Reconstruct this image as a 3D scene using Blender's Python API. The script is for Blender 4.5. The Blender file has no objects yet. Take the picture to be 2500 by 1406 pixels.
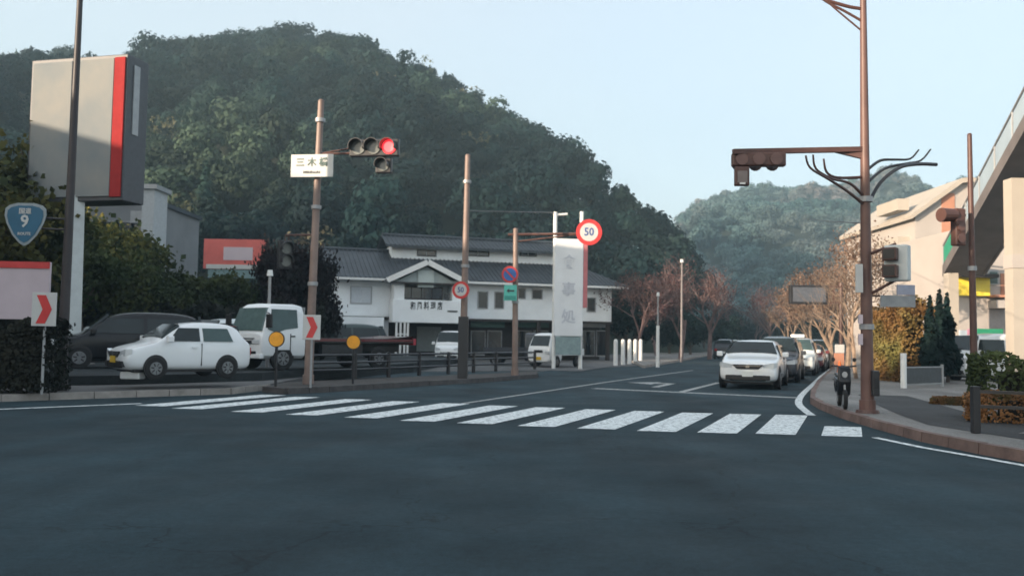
import bpy, bmesh, math, random
import numpy as np
from mathutils import Vector, Matrix, noise
R = math.radians
rnd = random.Random(7)
S = bpy.context.scene
COL = S.collection
# ---------------------------------------------------------------- camera
FPX, CX, CY, CAMH = 2165.0, 1250.0, 703.0, 1.45
PITCH, ROLL = R(3.28), R(0.9)
F_ = Vector((0, math.cos(PITCH), math.sin(PITCH)))
U0 = Vector((0, -math.sin(PITCH), math.cos(PITCH))); R0 = Vector((1, 0, 0))
RC = R0*math.cos(ROLL) + U0*math.sin(ROLL)
UC = -R0*math.sin(ROLL) + U0*math.cos(ROLL)
CAM = Vector((0, 0, CAMH))
cd = bpy.data.cameras.new('camera'); cam = bpy.data.objects.new('camera', cd); COL.objects.link(cam)
cd.sensor_width = 36; cd.lens = 36*FPX/2500; cd.clip_end = 6000; cd.clip_start = .1
cam.matrix_world = Matrix(((RC.x, UC.x, -F_.x, 0), (RC.y, UC.y, -F_.y, 0), (RC.z, UC.z, -F_.z, CAMH), (0, 0, 0, 1)))
cd.dof.use_dof = True; cd.dof.focus_distance = 9.0; cd.dof.aperture_fstop = 2.2
S.camera = cam
# ---------------------------------------------------------------- light
SUN_TRAVEL = Vector((.80, .60, 0)).normalized(); SUN_EL = R(12.5)
w = bpy.data.worlds.new('World'); S.world = w; w.use_nodes = True
nt = w.node_tree; bg = nt.nodes['Background']
sky = nt.nodes.new('ShaderNodeTexSky'); sky.sky_type = 'NISHITA'; sky.sun_disc = False
sky.sun_elevation = SUN_EL
sky.sun_rotation = math.atan2(-SUN_TRAVEL.x, -SUN_TRAVEL.y)
sky.air_density = 1.0; sky.dust_density = 2.6; sky.ozone_density = 1.6; sky.altitude = 0
nt.links.new(sky.outputs[0], bg.inputs[0]); bg.inputs[1].default_value = 0.07
veil = nt.nodes.new('ShaderNodeBackground'); veil.inputs[1].default_value = 0.20      # thin high overcast over the whole dome
tcw = nt.nodes.new('ShaderNodeTexCoord'); mpw = nt.nodes.new('ShaderNodeMapping'); mpw.inputs['Scale'].default_value = (1, 1, 2.5)
nzw = nt.nodes.new('ShaderNodeTexNoise'); nzw.inputs['Scale'].default_value = 1.6; nzw.inputs['Detail'].default_value = 3
crw = nt.nodes.new('ShaderNodeValToRGB'); crw.color_ramp.elements[0].color = (.90, .93, .93, 1); crw.color_ramp.elements[1].color = (1, .97, .93, 1)
crw.color_ramp.elements[0].position = .3; crw.color_ramp.elements[1].position = .7
nt.links.new(tcw.outputs['Generated'], mpw.inputs[0]); nt.links.new(mpw.outputs[0], nzw.inputs['Vector']); nt.links.new(nzw.outputs[0], crw.inputs[0]); nt.links.new(crw.outputs[0], veil.inputs[0])
adw = nt.nodes.new('ShaderNodeAddShader'); nt.links.new(bg.outputs[0], adw.inputs[0]); nt.links.new(veil.outputs[0], adw.inputs[1]); nt.links.new(adw.outputs[0], nt.nodes['World Output'].inputs[0])
ld = bpy.data.lights.new('sun', 'SUN'); ld.energy = 3.2; ld.angle = R(.6); ld.color = (1, .80, .60)
sun = bpy.data.objects.new('sun', ld); COL.objects.link(sun)
dv = Vector((SUN_TRAVEL.x*math.cos(SUN_EL), SUN_TRAVEL.y*math.cos(SUN_EL), -math.sin(SUN_EL)))
sun.rotation_euler = dv.to_track_quat('-Z', 'Y').to_euler()
vs = S.view_settings; vs.view_transform = 'Standard'; vs.look = 'None'; vs.gamma = 1; vs.use_curve_mapping = False
vs.exposure = 1.55
S.render.engine = 'CYCLES'
S.cycles.max_bounces = 6; S.cycles.diffuse_bounces = 2; S.cycles.glossy_bounces = 2; S.cycles.transmission_bounces = 4
S.cycles.transparent_max_bounces = 6; S.cycles.volume_bounces = 0
# ---------------------------------------------------------------- projection helpers (photo pixel -> world)
def ray(px, py): return F_ + RC*((px-CX)/FPX) + UC*((CY-py)/FPX)
def at(px, py, d):
    r = ray(px, py); return CAM + r*(d/r.y)
def gnd(px, py, z=0.0):
    r = ray(px, py); return CAM + r*((z-CAMH)/r.z)
def zpx(px, py, d): return at(px, py, d).z
# ---------------------------------------------------------------- materials
def rgb(r, g=None, b=None):
    return (r, r, r, 1) if g is None else (r, g, b, 1)
MATS = {}
def mat(name, col, rough=.6, metal=0, var=.12, scale=6, bump=0, col2=None, spec=.5, coat=0, emit=None, objrand=0, detail=6):
    if name in MATS: return MATS[name]
    m = bpy.data.materials.new(name); m.use_nodes = True; n = m.node_tree; p = n.nodes['Principled BSDF']
    p.inputs['Roughness'].default_value = rough; p.inputs['Metallic'].default_value = metal
    p.inputs['Specular IOR Level'].default_value = spec; p.inputs['Coat Weight'].default_value = coat
    g = n.nodes.new('ShaderNodeNewGeometry'); no = n.nodes.new('ShaderNodeTexNoise')
    no.inputs['Scale'].default_value = scale; no.inputs['Detail'].default_value = detail; no.inputs['Roughness'].default_value = .62
    n.links.new(g.outputs['Position'], no.inputs['Vector'])
    cr = n.nodes.new('ShaderNodeValToRGB'); cr.color_ramp.elements[0].position = .32; cr.color_ramp.elements[1].position = .68
    c2 = col2 or tuple(min(1, c*(1+var)) for c in col[:3]) + (1,)
    c1 = col if col2 else tuple(c*(1-var) for c in col[:3]) + (1,)
    cr.color_ramp.elements[0].color = c1; cr.color_ramp.elements[1].color = c2
    n.links.new(no.outputs[0], cr.inputs[0]); out = cr.outputs[0]
    if objrand:
        oi = n.nodes.new('ShaderNodeObjectInfo'); mr = n.nodes.new('ShaderNodeMapRange')
        mr.inputs[3].default_value = 1-objrand; mr.inputs[4].default_value = 1+objrand
        n.links.new(oi.outputs['Random'], mr.inputs[0])
        hs = n.nodes.new('ShaderNodeHueSaturation'); n.links.new(mr.outputs[0], hs.inputs['Value']); n.links.new(out, hs.inputs['Color']); out = hs.outputs[0]
    n.links.new(out, p.inputs['Base Color'])
    if bump:
        b = n.nodes.new('ShaderNodeBump'); b.inputs['Strength'].default_value = bump; b.inputs['Distance'].default_value = .02
        n2 = n.nodes.new('ShaderNodeTexNoise'); n2.inputs['Scale'].default_value = scale*8; n2.inputs['Detail'].default_value = 4
        n.links.new(g.outputs['Position'], n2.inputs['Vector']); n.links.new(n2.outputs[0], b.inputs['Height']); n.links.new(b.outputs[0], p.inputs['Normal'])
    if emit:
        p.inputs['Emission Color'].default_value = emit[0]; p.inputs['Emission Strength'].default_value = emit[1]
    MATS[name] = m; return m
def leafmat(name, ca, cb, cc, scale=.06, rough=.75, objrand=.3, transl=.25):
    if name in MATS: return MATS[name]
    m = bpy.data.materials.new(name); m.use_nodes = True; n = m.node_tree; p = n.nodes['Principled BSDF']
    p.inputs['Roughness'].default_value = rough; p.inputs['Specular IOR Level'].default_value = .2
    g = n.nodes.new('ShaderNodeNewGeometry')
    a = n.nodes.new('ShaderNodeTexNoise'); a.inputs['Scale'].default_value = scale; a.inputs['Detail'].default_value = 3
    n.links.new(g.outputs['Position'], a.inputs['Vector'])
    cr = n.nodes.new('ShaderNodeValToRGB'); e = cr.color_ramp.elements
    e[0].position = .36; e[0].color = ca; e[1].position = .66; e[1].color = cc; x = e.new(.5); x.color = cb
    n.links.new(a.outputs[0], cr.inputs[0])
    f = n.nodes.new('ShaderNodeTexNoise'); f.inputs['Scale'].default_value = 1.7; f.inputs['Detail'].default_value = 3
    n.links.new(g.outputs['Position'], f.inputs['Vector'])
    mr = n.nodes.new('ShaderNodeMapRange'); mr.inputs[1].default_value = .3; mr.inputs[2].default_value = .7; mr.inputs[3].default_value = .6; mr.inputs[4].default_value = 1.45
    n.links.new(f.outputs[0], mr.inputs[0])
    oi = n.nodes.new('ShaderNodeObjectInfo'); m2 = n.nodes.new('ShaderNodeMapRange'); m2.inputs[3].default_value = 1-objrand; m2.inputs[4].default_value = 1+objrand
    n.links.new(oi.outputs['Random'], m2.inputs[0])
    mu = n.nodes.new('ShaderNodeMath'); mu.operation = 'MULTIPLY'; n.links.new(mr.outputs[0], mu.inputs[0]); n.links.new(m2.outputs[0], mu.inputs[1])
    hs = n.nodes.new('ShaderNodeHueSaturation'); n.links.new(cr.outputs[0], hs.inputs['Color']); n.links.new(mu.outputs[0], hs.inputs['Value'])
    n.links.new(hs.outputs[0], p.inputs['Base Color'])
    if transl:
        t = n.nodes.new('ShaderNodeBsdfTranslucent'); n.links.new(hs.outputs[0], t.inputs[0])
        mx = n.nodes.new('ShaderNodeMixShader'); mx.inputs[0].default_value = transl
        n.links.new(p.outputs[0], mx.inputs[1]); n.links.new(t.outputs[0], mx.inputs[2]); n.links.new(mx.outputs[0], n.nodes['Material Output'].inputs[0])
    MATS[name] = m; return m
def glassmat(name, col, rough=.08):
    m = mat(name, col, rough=rough, var=.25, scale=1.3, spec=.45); return m
def asphalt(name, base, tint=(1, 1, 1), patch=.42):
    m = bpy.data.materials.new(name); m.use_nodes = True; n = m.node_tree; p = n.nodes['Principled BSDF']
    g = n.nodes.new('ShaderNodeNewGeometry')
    def nz(sc, det, ro=.6, vec=None):
        t = n.nodes.new('ShaderNodeTexNoise'); t.inputs['Scale'].default_value = sc; t.inputs['Detail'].default_value = det; t.inputs['Roughness'].default_value = ro
        n.links.new(vec or g.outputs['Position'], t.inputs['Vector']); return t.outputs[0]
    def mr(s, a, b, lo=.3, hi=.7):
        t = n.nodes.new('ShaderNodeMapRange'); t.inputs[1].default_value = lo; t.inputs[2].default_value = hi; t.inputs[3].default_value = a; t.inputs[4].default_value = b
        n.links.new(s, t.inputs[0]); return t.outputs[0]
    def mul(a, b):
        t = n.nodes.new('ShaderNodeMath'); t.operation = 'MULTIPLY'; n.links.new(a, t.inputs[0]); n.links.new(b, t.inputs[1]); return t.outputs[0]
    mp = n.nodes.new('ShaderNodeMapping'); mp.inputs['Rotation'].default_value = (0, 0, R(22)); mp.inputs['Scale'].default_value = (1, .12, 1)
    n.links.new(g.outputs['Position'], mp.inputs[0])
    v = mul(mul(mr(nz(.35, 5), 1-patch, 1+patch), mr(nz(.9, 4, .6, mp.outputs[0]), .80, 1.22)), mul(mr(nz(14, 5, .7), .76, 1.25), mr(nz(70, 4, .85), .5, 1.6)))
    vo = n.nodes.new('ShaderNodeTexVoronoi'); vo.feature = 'DISTANCE_TO_EDGE'; vo.inputs['Scale'].default_value = .22
    wv = n.nodes.new('ShaderNodeVectorMath'); wv.operation = 'MULTIPLY_ADD'
    nc = n.nodes.new('ShaderNodeTexNoise'); nc.inputs['Scale'].default_value = .8; nc.inputs['Detail'].default_value = 5; n.links.new(g.outputs['Position'], nc.inputs['Vector'])
    n.links.new(nc.outputs['Color'], wv.inputs[0]); wv.inputs[1].default_value = (3, 3, 3); n.links.new(g.outputs['Position'], wv.inputs[2]); n.links.new(wv.outputs[0], vo.inputs['Vector'])
    v = mul(v, mr(vo.outputs['Distance'], .55, 1, .0, .006))
    cc = n.nodes.new('ShaderNodeCombineColor')
    for i in range(3):
        t = n.nodes.new('ShaderNodeMath'); t.operation = 'MULTIPLY'; t.inputs[1].default_value = base*tint[i]; n.links.new(v, t.inputs[0]); n.links.new(t.outputs[0], cc.inputs[i])
    n.links.new(cc.outputs[0], p.inputs['Base Color'])
    n.links.new(mr(nz(.6, 4), .72, .92), p.inputs['Roughness']); p.inputs['Specular IOR Level'].default_value = .22
    b = n.nodes.new('ShaderNodeBump'); b.inputs['Strength'].default_value = .5; b.inputs['Distance'].default_value = .006
    n.links.new(nz(160, 3), b.inputs['Height']); n.links.new(b.outputs[0], p.inputs['Normal'])
    MATS[name] = m; return m
def paintmat(name, col, under, wear=.5):  # worn road paint
    m = bpy.data.materials.new(name); m.use_nodes = True; n = m.node_tree; p = n.nodes['Principled BSDF']; p.inputs['Roughness'].default_value = .75
    g = n.nodes.new('ShaderNodeNewGeometry'); a = n.nodes.new('ShaderNodeTexNoise'); a.inputs['Scale'].default_value = 9; a.inputs['Detail'].default_value = 8; a.inputs['Roughness'].default_value = .75
    n.links.new(g.outputs['Position'], a.inputs['Vector'])
    cr = n.nodes.new('ShaderNodeValToRGB'); e = cr.color_ramp.elements; e[0].position = .30+.1*wear; e[0].color = under; e[1].position = .44+.1*wear; e[1].color = col
    x = e.new(.7); x.color = tuple(min(1, c*1.1) for c in col[:3])+(1,)
    n.links.new(a.outputs[0], cr.inputs[0]); n.links.new(cr.outputs[0], p.inputs['Base Color']); MATS[name] = m; return m
M_ASPH = asphalt('asphalt', .033, (.50, 1.0, 1.25))
M_ASPH2 = asphalt('lot_asphalt', .032, (.8, .97, 1.05))
M_FORE = asphalt('forecourt', .09, (1, 1, .99), .2)
M_PAVE = asphalt('pavement_mat', .19, (1.04, 1, .95), .2)
M_PAINT = paintmat('road_paint', rgb(.72, .76, .76), rgb(.16, .18, .19), .75)
M_PAINTW = paintmat('road_paint_worn', rgb(.42, .43, .42), rgb(.09, .09, .09), .9)
M_KERB = mat('kerb_concrete', rgb(.27, .25, .23), .85, var=.25, scale=3, bump=.3)
M_KERBR = mat('kerb_red', rgb(.16, .105, .09), .85, var=.3, scale=2.4, bump=.3)
M_SOIL = mat('soil', rgb(.05, .042, .03), .95, var=.4, scale=.5, bump=.4)
M_FORESTSOIL = mat('forest_floor', rgb(.022, .03, .018), .95, var=.4, scale=.2)
M_TERRA = mat('terracotta_pole', rgb(.125, .066, .054), .5, var=.18, scale=2.2)
M_TERRAD = mat('brown_steel', rgb(.085, .04, .032), .5, var=.2, scale=3)
M_TAN = mat('tan_pole', rgb(.23, .165, .14), .5, var=.22, scale=1.6)
M_DARKPOLE = mat('dark_pole', rgb(.03, .024, .026), .5, var=.2, scale=3)
M_BLACK = mat('black_plastic', rgb(.012, .012, .014), .45, var=.2)
M_BLACKM = mat('black_metal', rgb(.02, .02, .023), .4, var=.2, scale=4)
M_GREY = mat('grey_metal', rgb(.32, .33, .34), .45, metal=.3, var=.12, scale=3)
M_WHITEM = mat('white_metal', rgb(.72, .73, .72), .45, var=.08, scale=2)
M_SIGNW = mat('sign_white', rgb(.50, .51, .50), .4, var=.05, scale=3)
M_SIGNR = mat('sign_red', rgb(.55, .04, .04), .4, var=.1, scale=3)
M_SIGNB = mat('sign_blue', rgb(.03, .12, .36), .4, var=.1, scale=3)
M_ROUTEB = mat('route_blue', rgb(.012, .10, .18), .4, var=.1, scale=3)  # blue darkened to put shade into the route sign's colour
M_INK = mat('ink_grey', rgb(.04, .045, .05), .5, var=.1)
M_INKB = mat('ink_blue', rgb(.05, .09, .25), .5, var=.1)
M_TEAL = mat('sign_teal', rgb(.10, .50, .42), .4, var=.1)
M_CARW = mat('car_white', rgb(.78, .80, .81), .25, var=.03, scale=1, coat=.6)
M_CARWS = mat('car_white_worn', rgb(.68, .72, .72), .3, var=.05, scale=1.5, coat=.4)
M_CARK = mat('car_black', rgb(.012, .013, .016), .22, var=.1, coat=.15, spec=.3)
M_CARG = mat('car_graphite', rgb(.05, .055, .065), .25, var=.1, coat=.2, spec=.3)
M_CARR = mat('car_maroon', rgb(.12, .02, .025), .25, var=.1, coat=.6)
M_CARB = mat('car_bluegrey', rgb(.13, .19, .23), .25, var=.1, coat=.6)
M_GLASS = glassmat('car_glass', rgb(.012, .02, .022), .06)
M_GLASSL = glassmat('car_glass_light', rgb(.05, .085, .085), .08)
M_TYRE = mat('tyre', rgb(.014, .014, .015), .85, var=.2)
M_RIM = mat('rim', rgb(.20, .21, .22), .4, metal=.6, var=.1)
M_LAMP = mat('headlight', rgb(.55, .58, .60), .1, var=.1, coat=.5)
M_CHROME = mat('chrome', rgb(.5, .5, .5), .15, metal=1, var=.05)
M_PLATE = mat('plate_white', rgb(.7, .72, .7), .4, var=.05)
M_PLATEY = mat('plate_yellow', rgb(.65, .42, .03), .4, var=.08)
M_ORANGE = mat('reflector_orange', rgb(.85, .36, .02), .35, var=.1, scale=8)
M_TAIL = mat('tail_red', rgb(.35, .01, .01), .2, var=.1)
M_PLASTER = mat('white_plaster', rgb(.80, .84, .86), .85, var=.07, scale=.8, bump=.1)
M_TILE = mat('slate_tile', rgb(.035, .043, .052), .55, var=.35, scale=1.2)
M_TILEG = mat('slate_tile_green', rgb(.045, .062, .06), .55, var=.35, scale=1.2)
M_WOOD = mat('dark_wood', rgb(.03, .024, .022), .7, var=.3, scale=3)
M_WIN = mat('window_dark', rgb(.015, .02, .026), .12, var=.3, scale=.6, spec=.8)
M_SHOPG = mat('shop_green', rgb(.035, .10, .085), .5, var=.25, scale=1)
M_CREAM = mat('cream_wall', rgb(.40, .36, .31), .85, var=.06, scale=.6)
M_CREAM2 = mat('cream_wall_light', rgb(.40, .365, .34), .85, var=.06, scale=.6)
M_TERRAW = mat('terracotta_wall', rgb(.42, .20, .13), .85, var=.1, scale=.8)
M_YELLOW = mat('sign_yellow', rgb(.80, .62, .06), .5, var=.08, scale=3)
M_GREEN = mat('sign_green', rgb(.02, .22, .12), .5, var=.1)
M_GREENP = mat('green_panel', rgb(.03, .30, .18), .5, var=.1)
M_CONC = mat('concrete', rgb(.30, .28, .27), .9, var=.15, scale=1, bump=.2)
M_SOFFIT = mat('bridge_steel', rgb(.16, .14, .135), .7, var=.15, scale=1)
M_BLDG = mat('far_building', rgb(.20, .205, .21), .9, var=.12, scale=.5)
M_BARK = mat('bark', rgb(.09, .07, .055), .9, var=.3, scale=6)
M_BARKP = mat('bark_pale', rgb(.26, .19, .14), .9, var=.3, scale=4)
M_BARKR = mat('bark_purple', rgb(.17, .115, .11), .9, var=.3, scale=4)
M_SIGNFACE = mat('pylon_face', rgb(.17, .20, .22), .85, spec=.1, scale=.35, col2=rgb(.26, .26, .245))  # shade put into the white panels' colour: dim, from bluish to warmer
M_PINK = mat('banner_pale', rgb(.52, .44, .48), .5, var=.08, scale=1)
M_BILLR = mat('billboard_red', rgb(.60, .13, .11), .6, var=.15, scale=.8)
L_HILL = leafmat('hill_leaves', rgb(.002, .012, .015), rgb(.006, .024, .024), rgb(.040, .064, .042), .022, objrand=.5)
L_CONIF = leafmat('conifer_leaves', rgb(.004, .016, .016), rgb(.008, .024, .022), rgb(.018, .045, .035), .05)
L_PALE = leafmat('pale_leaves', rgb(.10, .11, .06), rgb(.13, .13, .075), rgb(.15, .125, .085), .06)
L_FAR = leafmat('far_leaves', rgb(.05, .11, .11), rgb(.09, .14, .135), rgb(.20, .18, .18), .014, objrand=.4)  # haze put into the leaf colour: paler and greyer blue
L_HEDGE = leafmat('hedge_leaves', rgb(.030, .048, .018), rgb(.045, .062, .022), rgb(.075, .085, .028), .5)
L_HEDGED = leafmat('dark_hedge_and_shade_leaves', rgb(.012, .016, .012), rgb(.018, .02, .015), rgb(.028, .028, .02), .5)
L_YEL = leafmat('yellow_leaves', rgb(.04, .055, .02), rgb(.085, .09, .028), rgb(.17, .15, .04), .4)
L_OR = leafmat('orange_leaves', rgb(.07, .055, .022), rgb(.15, .075, .03), rgb(.22, .11, .045), 1.6)
L_BRONZE = leafmat('bronze_leaves', rgb(.10, .07, .055), rgb(.15, .10, .075), rgb(.20, .13, .095), .3, transl=.35)
L_RED = leafmat('red_leaves', rgb(.08, .035, .038), rgb(.11, .055, .055), rgb(.14, .085, .078), .3)
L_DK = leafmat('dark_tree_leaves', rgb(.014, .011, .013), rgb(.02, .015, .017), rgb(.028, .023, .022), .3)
# ---------------------------------------------------------------- mesh builder
class MB:
    def __init__(s): s.v = []; s.f = []
    def add(s, vs, fs):
        b = len(s.v); s.v += [tuple(v) for v in vs]; s.f += [tuple(b+i for i in f) for f in fs]; return s
    def box(s, x0, x1, y0, y1, z0, z1):
        return s.add([(x, y, z) for z in (z0, z1) for y in (y0, y1) for x in (x0, x1)],
                     [(0, 2, 3, 1), (4, 5, 7, 6), (0, 1, 5, 4), (2, 6, 7, 3), (0, 4, 6, 2), (1, 3, 7, 5)])
    def prism(s, poly, z0, z1):
        n = len(poly)
        return s.add([(p[0], p[1], z0) for p in poly]+[(p[0], p[1], z1) for p in poly],
                     [tuple(range(n-1, -1, -1)), tuple(range(n, 2*n))]+[(i, (i+1) % n, n+(i+1) % n, n+i) for i in range(n)])
    def prismy(s, poly, y0, y1):       # poly in x,z
        n = len(poly)
        return s.add([(p[0], y0, p[1]) for p in poly]+[(p[0], y1, p[1]) for p in poly],
                     [tuple(range(n)), tuple(range(2*n-1, n-1, -1))]+[(i, n+i, n+(i+1) % n, (i+1) % n) for i in range(n)])
    def tube(s, pts, rs, n=8, cap=True):
        pts = [Vector(p) for p in pts]; b = len(s.v)
        if not hasattr(rs, '__len__'): rs = [rs]*len(pts)
        prev = None
        for i, p in enumerate(pts):
            d = (pts[min(i+1, len(pts)-1)]-pts[max(i-1, 0)]).normalized()
            if prev is None:
                a = Vector((1, 0, 0)) if abs(d.x) < .8 else Vector((0, 1, 0)); prev = a
            u = (prev-d*prev.dot(d)).normalized(); prev = u; v = d.cross(u)
            for k in range(n):
                t = 2*math.pi*k/n; s.v.append(tuple(p+(u*math.cos(t)+v*math.sin(t))*rs[i]))
        for i in range(len(pts)-1):
            for k in range(n):
                s.f.append((b+i*n+k, b+i*n+(k+1) % n, b+(i+1)*n+(k+1) % n, b+(i+1)*n+k))
        if cap:
            s.f.append(tuple(b+k for k in range(n-1, -1, -1))); e = b+(len(pts)-1)*n; s.f.append(tuple(e+k for k in range(n)))
        return s
    def bar(s, a, b, w, h):            # box beam from a to b
        a, b = Vector(a), Vector(b); d = (b-a).normalized(); up = Vector((0, 0, 1))
        if abs(d.z) > .9: up = Vector((0, 1, 0))
        sd = d.cross(up).normalized(); up = sd.cross(d)
        vs = [p+sd*sx*w/2+up*sz*h/2 for p in (a, b) for sx, sz in ((-1, -1), (1, -1), (1, 1), (-1, 1))]
        return s.add(vs, [(0, 1, 2, 3), (7, 6, 5, 4), (0, 4, 5, 1), (1, 5, 6, 2), (2, 6, 7, 3), (3, 7, 4, 0)])
    def disc(s, c, axis, r, th, n=24, r2=None):
        c = Vector(c); ax = Vector(axis).normalized()
        return s.tube([c-ax*th/2, c+ax*th/2], [r, r if r2 is None else r2], n)
    def mesh(s, name, m, smooth=False):
        me = bpy.data.meshes.new(name); me.from_pydata(s.v, [], s.f); me.update()
        bm = bmesh.new(); bm.from_mesh(me); bmesh.ops.recalc_face_normals(bm, faces=bm.faces)
        if smooth:
            for f in bm.faces: f.smooth = True
            for e in bm.edges:
                if len(e.link_faces) == 2 and e.calc_face_angle(0) > R(38): e.smooth = False
        bm.to_mesh(me); bm.free()
        if m: me.materials.append(m)
        return me
    def build(s, name, m, parent=None, smooth=False, bevel=0):
        o = bpy.data.objects.new(name, s.mesh(name, m, smooth)); COL.objects.link(o); o.parent = parent
        if bevel:
            b = o.modifiers.new('bevel', 'BEVEL'); b.width = bevel; b.segments = 2; b.limit_method = 'ANGLE'; b.angle_limit = R(30)
        return o
def tag(o, label=None, cat=None, group=None, kind=None):
    if label: o['label'] = label
    if cat: o['category'] = cat
    if group: o['group'] = group
    if kind: o['kind'] = kind
    return o
def thing(name, label, cat, loc=(0, 0, 0), rz=0, group=None):
    o = bpy.data.objects.new(name, None); COL.objects.link(o); o.location = loc; o.rotation_euler = (0, 0, rz); o.empty_display_size = .2
    return tag(o, label, cat, group)
def struct(name, mb, m, **k): return tag(mb.build(name, m, **k), kind='structure')
def mobj(name, me, parent=None):
    o = bpy.data.objects.new(name, me); COL.objects.link(o); o.parent = parent; return o
def local(root):
    M = Matrix.Translation(root.location) @ Matrix.Rotation(root.rotation_euler[2], 4, 'Z'); return M.inverted()
def text(name, body, size, m, parent, loc, rot=(R(90), 0, 0), ext=.004, sx=1):
    c = bpy.data.curves.new(name, 'FONT'); c.body = body; c.size = size; c.extrude = ext; c.align_x = 'CENTER'; c.align_y = 'CENTER'; c.resolution_u = 2; c.offset = size*.02
    c.materials.append(m)
    tmp = bpy.data.objects.new('tmp', c); me = bpy.data.meshes.new_from_object(tmp); bpy.data.objects.remove(tmp); me.materials.clear(); me.materials.append(m)
    t = bpy.data.objects.new(name, me); COL.objects.link(t); t.parent = parent; t.location = loc; t.rotation_euler = rot; t.scale = (sx, 1, 1); return t
# ================================================================ GROUND
struct('ground', MB().add([(-2500, -1500, -.35), (2500, -1500, -.35), (2500, 3500, -.35), (-2500, 3500, -.35)], [(0, 1, 2, 3)]), M_SOIL)
struct('road', MB().prism([(-60, -60), (70, -60), (95, 260), (30, 260), (-30, 100), (-60, 60)], -.3, 0), M_ASPH)
def xy(px, py, z=0): p = gnd(px, py, z); return (p.x, p.y)
def strip(pts, wd, z, side=0):
    """flat ribbon along world pts"""
    mb = MB(); P = [Vector((p[0], p[1], 0)) for p in pts]; n = len(P); L = []; Rr = []
    for i in range(n):
        d = (P[min(i+1, n-1)]-P[max(i-1, 0)]).normalized(); s = Vector((d.y, -d.x, 0))
        wi = wd[i] if hasattr(wd, '__len__') else wd
        L.append(P[i]-s*wi/2); Rr.append(P[i]+s*wi/2)
    mb.add([(p.x, p.y, z) for p in L+Rr], [(i, n+i, n+i+1, i+1) for i in range(n-1)]); return mb
# kerbs: stones along a polyline
KSTONE = {}
def kerb(label, pts, m=M_KERB, top=.15, wd=.16, ln=.8, name='kerb'):
    root = bpy.data.objects.new(name, None); COL.objects.link(root); root['kind'] = 'structure'; root['label'] = label
    key = (m.name, top)
    if key not in KSTONE:
        b = MB(); b.add([(-.5, -wd/2, -.1), (.5, -wd/2, -.1), (.5, wd/2, -.1), (-.5, wd/2, -.1), (-.5, -wd/2+.02, top), (.5, -wd/2+.02, top), (.5, wd/2, top), (-.5, wd/2, top)],
                       [(0, 1, 2, 3), (4, 5, 6, 7), (0, 1, 5, 4), (2, 3, 7, 6), (0, 3, 7, 4), (1, 2, 6, 5)])
        KSTONE[key] = b.mesh('kerb_stone', m)
    P = [Vector((p[0], p[1], 0)) for p in pts]
    for a, b in zip(P[:-1], P[1:]):
        d = b-a; n = max(1, round(d.length/ln)); st = d/n
        for i in range(n):
            if len(root.children) > 250: break
            o = mobj('kerb_stone', KSTONE[key], root); c = a+st*(i+.5); o.location = (c.x, c.y, rnd.uniform(-.006, .004))
            o.rotation_euler = (0, 0, math.atan2(d.y, d.x)); o.scale = (st.length-.018, 1, 1)
    return root
# --- left side: pavement, raised car park
LK = [xy(-700, 1010), xy(-300, 992), xy(0, 980), xy(330, 969), xy(560, 962), xy(655, 951)]
kerb('concrete kerb stones along the car park pavement on the left', LK)
def off(pts, dx, dy): return [(p[0]+dx, p[1]+dy) for p in pts]
lot_front = [xy(-700, 958, .15), xy(0, 944, .15), xy(330, 938, .15), xy(640, 929, .15), xy(760, 918, .15)]
struct('left_pavement', MB().prism(off(LK, 0, .09)+lot_front[::-1], -.1, .148), mat('pavement_left', rgb(.11, .11, .11), .9, var=.2, scale=1.2, bump=.3))
lot_r = xy(1010, 888, .35)
struct('car_park', MB().prism([(p[0], p[1]) for p in lot_front]+[lot_r, (lot_r[0]+1, 52), (-45, 52)], -.1, .38), M_ASPH2)
struct('building_forecourt', MB().prism([(lot_r[0]+.1, lot_r[1]+.6), xy(1320, 906), xy(1565, 893), (8.6, 56), (9, 75), (-20, 75), (-14, 52.2), (lot_r[0]+1.1, 52)], -.1, .02), M_FORE)
# kerb island under the guard rail
isl_f = [xy(645, 957), xy(700, 962), xy(800, 957), xy(1000, 944), xy(1200, 932), xy(1310, 922)]
isl_b = [xy(1312, 914), xy(1200, 921), xy(1000, 930), xy(800, 940), xy(700, 945)]
kerb('dark kerb stones round the railed traffic island', isl_f, M_BLACKM if False else mat('kerb_dark', rgb(.07, .065, .065), .9, var=.3, scale=3, bump=.3))
struct('traffic_island', MB().prism([(p[0]+.02, p[1]+.09) for p in isl_f]+isl_b, -.1, .145), mat('island_top', rgb(.05, .045, .042), .95, var=.35, scale=2))
struct('side_road', strip([xy(1330, 905), (3.5, 48), (5.5, 58), (12, 90)], 3.4, .024), asphalt('side_road_asphalt', .11, (1, 1, 1), .2))
# --- far left side of the avenue
FK = [xy(1572, 898), xy(1640, 886), xy(1740, 866), (34, 150)]
kerb('pale kerb stones at the far corner of the avenue', [xy(1545, 885)]+FK, ln=1.2)
struct('far_pavement', MB().prism([(FK[0][0], FK[0][1]+.1), (FK[1][0], FK[1][1]+.1), (FK[2][0], FK[2][1]+.1), FK[3], (20, 150), (8.8, 60), (xy(1545, 885)[0], xy(1545, 885)[1]+.1)], -.1, .147), M_PAVE)
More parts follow.
